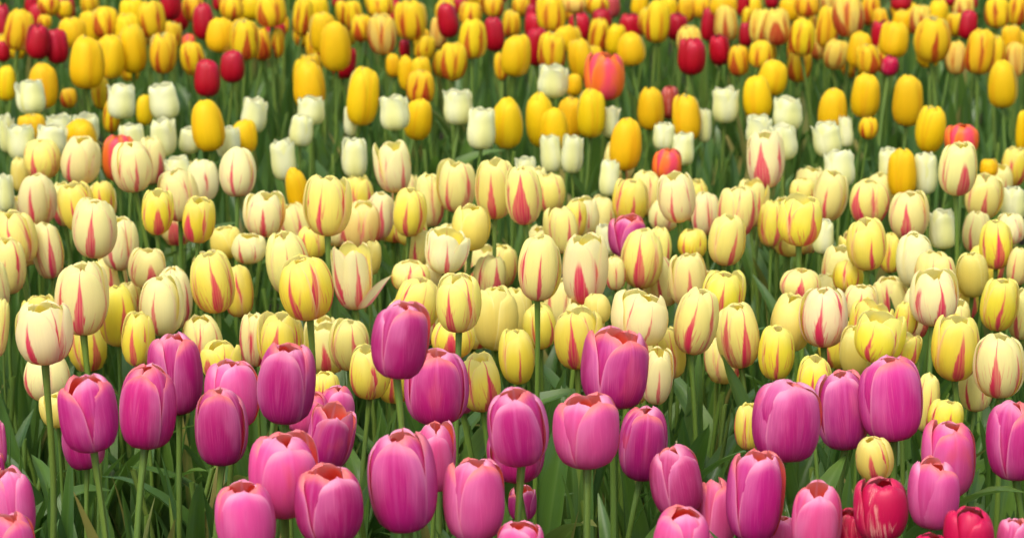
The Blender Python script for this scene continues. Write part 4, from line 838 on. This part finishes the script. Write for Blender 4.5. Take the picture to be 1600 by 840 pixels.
R|1.120,6.157,0.412|0.0360,0.0282|-1.4,65,0.32,0.00,0.00|0.378,0.001,0.011|
R|1.158,6.100,0.414|0.0421,0.0375|-4.6,42,0.32,0.00,0.00|0.447,0.001,0.012|
S|1.255,5.976,0.412|0.0477,0.0813|4.2,16,0.40,1.50,0.00|0.884,0.642,0.012|
X|0.811,5.138,0.414|0.0385,0.0423|4.9,83,0.48,0.00,0.00|0.524,0.004,0.055|
S|1.044,5.199,0.430|0.0528,0.0816|-0.8,80,0.40,1.50,0.00|0.896,0.686,0.012|
G|1.146,5.508,0.412|0.0470,0.0686|-4.3,115,0.56,0.00,0.00|0.925,0.552,0.004|
S|0.575,5.344,0.412|0.0285,0.0563|-2.9,74,0.40,1.50,0.00|0.905,0.676,0.012|'''
GROUP = {'P': 'magenta and pink tulips in the front rows', 'p': 'magenta and pink tulips in the front rows', 'H': 'dark red tulips scattered in the bed', 'X': 'crimson streaked tulips', 'C': 'cream and yellow flamed tulips in the middle rows', 'c': 'cream and yellow flamed tulips in the middle rows', 'Y': 'cream and yellow flamed tulips in the middle rows', 'L': 'cream and yellow flamed tulips in the middle rows', 'G': 'golden tulips in the back rows', 'W': 'white tulips behind the cream rows', 'S': 'golden tulips in the back rows', 's': 'golden tulips in the back rows', 'R': 'dark red tulips scattered in the bed', 'O': 'orange tulips scattered in the bed'}
flowers = []
for ln in ROWS.split('\n'):
    k, p, wh, q, t, lab = ln.split('|')
    lean, turn, o, fl_, b = map(float, q.split(','))
    flowers.append(dict(k=k, p=Vector(map(float, p.split(','))), wh=tuple(map(float, wh.split(','))), lean=lean, turn=turn, o=o, f=fl_, b=b,
                        t=tuple(map(float, t.split(','))), label=lab))

_heads = {}
def head_meshes(f, fine, seed):
    """Petal meshes of one flower; small ones share a set between flowers alike in kind and opening."""
    if fine:
        nu, nv, key = 15, 20, seed + 1000
    else:
        nu, nv = 11, 14
        key = (KIND[f['k']], round(f['o'] / .2), seed % 7)
    if key not in _heads or fine:
        sd = seed + 7 if fine else hash((round(f['o'] / .2), seed % 7)) % 9999
        ps = head_petals(SHAPE[f['k']], f['o'] if fine else round(f['o'] / .2) * .2, sd, nu, nv, f['turn'] if fine else 0.0, f['b'])
        _heads[key] = [(make_mesh('outer_petal' if not inner else 'inner_petal', vs, grid_faces(nu, nv), uv, PM[KIND[f['k']]]), inner) for vs, uv, inner in ps]
    return _heads[key]

def place(ob, mat, parent):
    C.objects.link(ob)
    ob.parent = parent
    ob.matrix_local = mat

def axis_of(f, rg):
    lx = math.radians(f['lean']); ly = math.radians(rg.gauss(0, 2.5))
    return Vector((math.sin(lx), math.sin(ly), 1)).normalized()

def build_tulip(f, i):
    rg = random.Random(i * 13 + 5)
    W_, H_ = f['wh']
    ax = axis_of(f, rg)
    foot = f['p'] - ax * (H_ / 2)
    root = D.objects.new('tulip', None)
    root.empty_display_size = .02
    C.objects.link(root)
    base = Vector((foot.x - ax.x * foot.z * .25 + rg.gauss(0, .012), foot.y - ax.y * foot.z * .25 + rg.gauss(0, .012), 0))
    root.location = base
    root['label'] = f['label']; root['category'] = 'tulip'; root['group'] = GROUP[f['k']]
    # stem
    v = foot - base
    q = v.to_track_quat('Z', 'Y')
    thick = .92 * W_ / .06
    st = D.objects.new('stem', STEMS[i % len(STEMS)])
    place(st, Matrix.LocRotScale(Vector((0, 0, 0)), q @ Euler((0, 0, rg.uniform(0, 6.28))).to_quaternion(), Vector((thick, thick, v.length + .002))), root)
    # petals
    fine = W_ / max(f['p'].y, 1) > .0150
    hq = ax.to_track_quat('Z', 'Y')
    up = Matrix.LocRotScale(v, hq, Vector((1, 1, 1)))
    # keep the turn relative to the camera side: undo the roll that to_track_quat adds
    fwd = hq @ Vector((0, -1, 0))
    roll = math.atan2(fwd.x, -fwd.y)
    spin = -roll + (0 if fine else math.radians(f['turn']))
    e = rg.uniform(.95, 1.0)                             # no bloom is quite round or upright
    skew = Matrix(((1, 0, rg.gauss(0, .05), 0), (0, e, rg.gauss(0, .05), 0), (0, 0, 1, 0), (0, 0, 0, 1)))
    for me, inner in head_meshes(f, fine, i):
        p = D.objects.new('inner_petal' if inner else 'outer_petal', me)
        p.color = (*f['t'], f['f'])
        place(p, up @ skew @ Matrix.Rotation(spin, 4, 'Z') @ Matrix.Diagonal((W_ / 2, W_ / 2, H_, 1)), root)
    # leaves
    a0 = rg.uniform(0, 6.28)
    for j in range(3 if f['p'].y < 3.2 else 2):
        s = rg.uniform(.72, 1.08) * min(foot.z / .36, 1.15)
        lf = D.objects.new('leaf', LEAVES[rg.randrange(len(LEAVES))])
        z0 = rg.uniform(0.0, .05) * j
        m = Matrix.Translation(v * (z0 / v.z)) @ Matrix.Rotation(a0 + j * 2.3 + rg.uniform(-.5, .5), 4, 'Z') @ Matrix.Scale(s, 4)
        place(lf, m, root)

singles = [f for f in flowers if f['label']]
rest = [f for f in flowers if not f['label']]
for i, f in enumerate(singles):
    build_tulip(f, i)

# ---------------------------------------------------------------- joined masses: uncounted far flowers, and the leaf growth of the bed
class Mass:
    def __init__(s):
        s.v, s.f, s.u, s.s, s.t, s.m, s.n = [], [], [], [], [], [], 0
    def add(s, vs, faces, uv, mat, seed=0.0, tint=(1, 1, 1, 1), mi=0):
        s.v.append(vs); s.f.append(faces + s.n); s.u.append(uv)
        s.s.append(np.full(len(vs), seed)); s.t.append(np.tile(np.array(tint, float), (len(vs), 1))); s.m.append(np.full(len(faces), mi))
        s.n += len(vs)
    def build(s, name, mats, kind):
        me = make_mesh(name, np.concatenate(s.v), np.concatenate(s.f), np.concatenate(s.u), None, np.concatenate(s.s), np.concatenate(s.t), mats, np.concatenate(s.m))
        ob = D.objects.new(name, me); ob['kind'] = kind
        C.objects.link(ob)
        return ob

def xf(m, vs):
    a = np.array(m)
    return vs @ a[:3, :3].T + a[:3, 3]

mass = Mass()
mats = [STEM, LEAF] + [PMM[k] for k in PK]
rg = random.Random(77)
_low = {}
def add_flower_to_mass(f, i, nu=7, nv=9):
    W_, H_ = f['wh']
    ax = axis_of(f, rg)
    foot = f['p'] - ax * (H_ / 2)
    base = Vector((foot.x + rg.gauss(0, .012), foot.y + rg.gauss(0, .012), 0))
    v = foot - base
    vs, fc, uv = stem_arrays(i % 10, 6, 5)
    mass.add(xf(Matrix.LocRotScale(base, v.to_track_quat('Z', 'Y'), Vector((.95, .95, v.length))), vs), fc, uv, None, rg.random(), mi=0)
    key = (SHAPE[f['k']], round(f['o'] / .2), i % 9, nu)
    if key not in _low:
        _low[key] = head_petals(key[0], key[1] * .2, 500 + i % 9, nu, nv)
    m = Matrix.LocRotScale(foot, ax.to_track_quat('Z', 'Y'), Vector((1, 1, 1))) @ Matrix.Rotation(math.radians(f['turn']), 4, 'Z') @ Matrix.Diagonal((W_ / 2, W_ / 2, H_, 1))
    for ps, uv, inner in _low[key]:
        mass.add(xf(m, ps), grid_faces(nu, nv), uv, None, rg.random(), (*f['t'], f['f']), 2 + PK.index(KIND[f['k']]))
for i, f in enumerate(rest):
    add_flower_to_mass(f, i, 11, 14)
# half-hidden blooms between the counted ones in the last rows
FILL = dict(C=(.93, .87, .33), Y=(.93, .82, .09), S=(.90, .65, .012), G=(.92, .63, .004), s=(.86, .68, .13), R=(.50, .001, .012))
pts = [f['p'] for f in flowers]
n_fill = 0
for i in range(900):
    y = rg.uniform(5.3, 6.3)
    q = Vector((rg.uniform(-.215, .215) * y, y, rg.uniform(.36, .43)))
    if n_fill >= 80 or any((q - b).length < .062 for b in pts):
        continue
    pts.append(q)
    n_fill += 1
    k = rg.choice('SSSGsSR')
    wd = rg.uniform(.046, .058)
    add_flower_to_mass(dict(k=k, p=q, wh=(wd, wd * rg.uniform(1.2, 1.5)), lean=rg.gauss(0, 5), turn=rg.uniform(0, 120), o=rg.uniform(.3, .8), f=rg.uniform(1.0, 2.0) if k in 'sS' else 0.0, t=FILL[k]), i)
# the bed goes on past the frame: flowers to either side and behind
for i in range(600):
    y = rg.uniform(3.05, 4.25)
    q = Vector((rg.uniform(-.215, .215) * y, y, rg.uniform(.345, .395)))
    if n_fill >= 140 or any((q - b).length < .061 for b in pts):
        continue
    pts.append(q)
    n_fill += 1
    wd = rg.uniform(.050, .060)
    k = rg.choice('CCY')
    add_flower_to_mass(dict(k=k, p=q, wh=(wd, wd * rg.uniform(1.2, 1.45)), lean=rg.gauss(0, 5), turn=rg.uniform(0, 120), o=rg.uniform(.3, .8), f=rg.uniform(.6, 1.4), t=FILL[k]), i)
taken = [(f['p'].x, f['p'].y) for f in flowers]
def kind_at(y):
    r = rg.random()
    if y < 2.75: return rg.choice('PPpp')
    if y < 4.0: return rg.choice('CCCcYYL')
    if y < 4.9: return rg.choice('GGGWWWs')
    return rg.choice('SSSSGGssRR')
i = 0
while i < 420:
    y = rg.uniform(1.7, 8.6)
    hw = .212 * y
    x = rg.uniform(-hw - .9, hw + .9)
    if y < 6.15 and abs(x) < hw + .035 and y > 2.25: 
        i += 1; continue
    if y <= 2.25 and abs(x) < hw + .06: 
        i += 1; continue
    if any((x - a) ** 2 + (y - b) ** 2 < .055 ** 2 for a, b in taken):
        i += 1; continue
    taken.append((x, y))
    k = kind_at(y)
    t = dict(P=(.60, .018, .22), p=(.76, .075, .28), C=(.88, .74, .30), c=(.88, .81, .46), Y=(.88, .66, .11), L=(.86, .74, .17), G=(.86, .50, .006), W=(.80, .85, .58),
             S=(.85, .55, .015), s=(.84, .66, .13), R=(.46, .001, .03))[k]
    wd = rg.uniform(.052, .064)
    add_flower_to_mass(dict(k=k, p=Vector((x, y, rg.uniform(.40, .47))), wh=(wd, wd * rg.uniform(1.25, 1.5)), lean=rg.gauss(0, 3), turn=rg.uniform(0, 120), o=rg.uniform(.3, .8),
                            f=rg.uniform(.6, 1.2) if k in 'CcYSs' else 0.0, t=t), i)
    i += 1
mass.build('tulips', mats, 'stuff')

lm = Mass()
rg = random.Random(12)
low = [leaf_arrays(300 + s, 5, 9, .34) for s in range(24)]
for i in range(9000):
    y = 1.5 + 7.2 * rg.random() ** .9
    x = rg.uniform(-1, 1) * (.212 * y + .75)
    vs, fc, uv = low[rg.randrange(24)]
    s = rg.uniform(.55, 1.05)
    m = Matrix.Translation((x, y, -.005)) @ Matrix.Rotation(rg.uniform(0, 6.28), 4, 'Z') @ Matrix.Diagonal((s * rg.uniform(.25, .8), s * rg.choice((.2, .3, .45, .8)), s * rg.uniform(.9, 1.1), 1))
    lm.add(xf(m, vs), fc, uv, None, rg.random())
st6 = [stem_arrays(40 + s, 5, 5) for s in range(6)]
for i in range(650):                                      # stalks of spent and hidden blooms among the leaves
    y = rg.uniform(1.7, 6.0)
    x = rg.uniform(-1, 1) * (.212 * y + .3)
    vs, fc, uv = st6[i % 6]
    m = Matrix.Translation((x, y, 0)) @ Euler((rg.gauss(0, .07), rg.gauss(0, .07), rg.uniform(0, 6))).to_matrix().to_4x4() @ Matrix.Diagonal((.85, .85, rg.uniform(.20, .35), 1))
    lm.add(xf(m, vs), fc, uv, None, rg.random(), mi=1)
lm.build('leaves', [LEAF, STEM], 'stuff')

# ---------------------------------------------------------------- ground
g = NG('soil')
tc = g.n('ShaderNodeTexCoord')
n1 = g.noise(tc.outputs['Object'], 30.0, 6.0, .65)
n2 = g.noise(tc.outputs['Object'], 3.0, 3.0)
colr = g.mix(g.step(n1, .35, .7), (.020, .014, .009), (.060, .044, .030))
colr = g.mix(g.step(n2, .4, .7), colr, (.035, .032, .015))
surface(g, colr, .9, .2, 0.0, n1, .8)
me = D.meshes.new('ground')
NX = 60
vs = []; fs = []
for a in range(NX + 1):
    for b in range(NX + 1):
        x = (a / NX * 2 - 1); y = (b / NX * 2 - 1)
        X = x * abs(x) ** 2.2 * 400; Y = 4 + y * abs(y) ** 2.2 * 400
        vs.append((X, Y, .012 * mnoise.noise(Vector((X * 3, Y * 3, 0))) - .01))
for a in range(NX):
    for b in range(NX):
        i0 = a * (NX + 1) + b
        fs.append((i0, i0 + NX + 1, i0 + NX + 2, i0 + 1))
me.from_pydata(vs, [], fs)
me.materials.append(g.m)
gr = D.objects.new('ground', me); gr['kind'] = 'structure'
C.objects.link(gr)
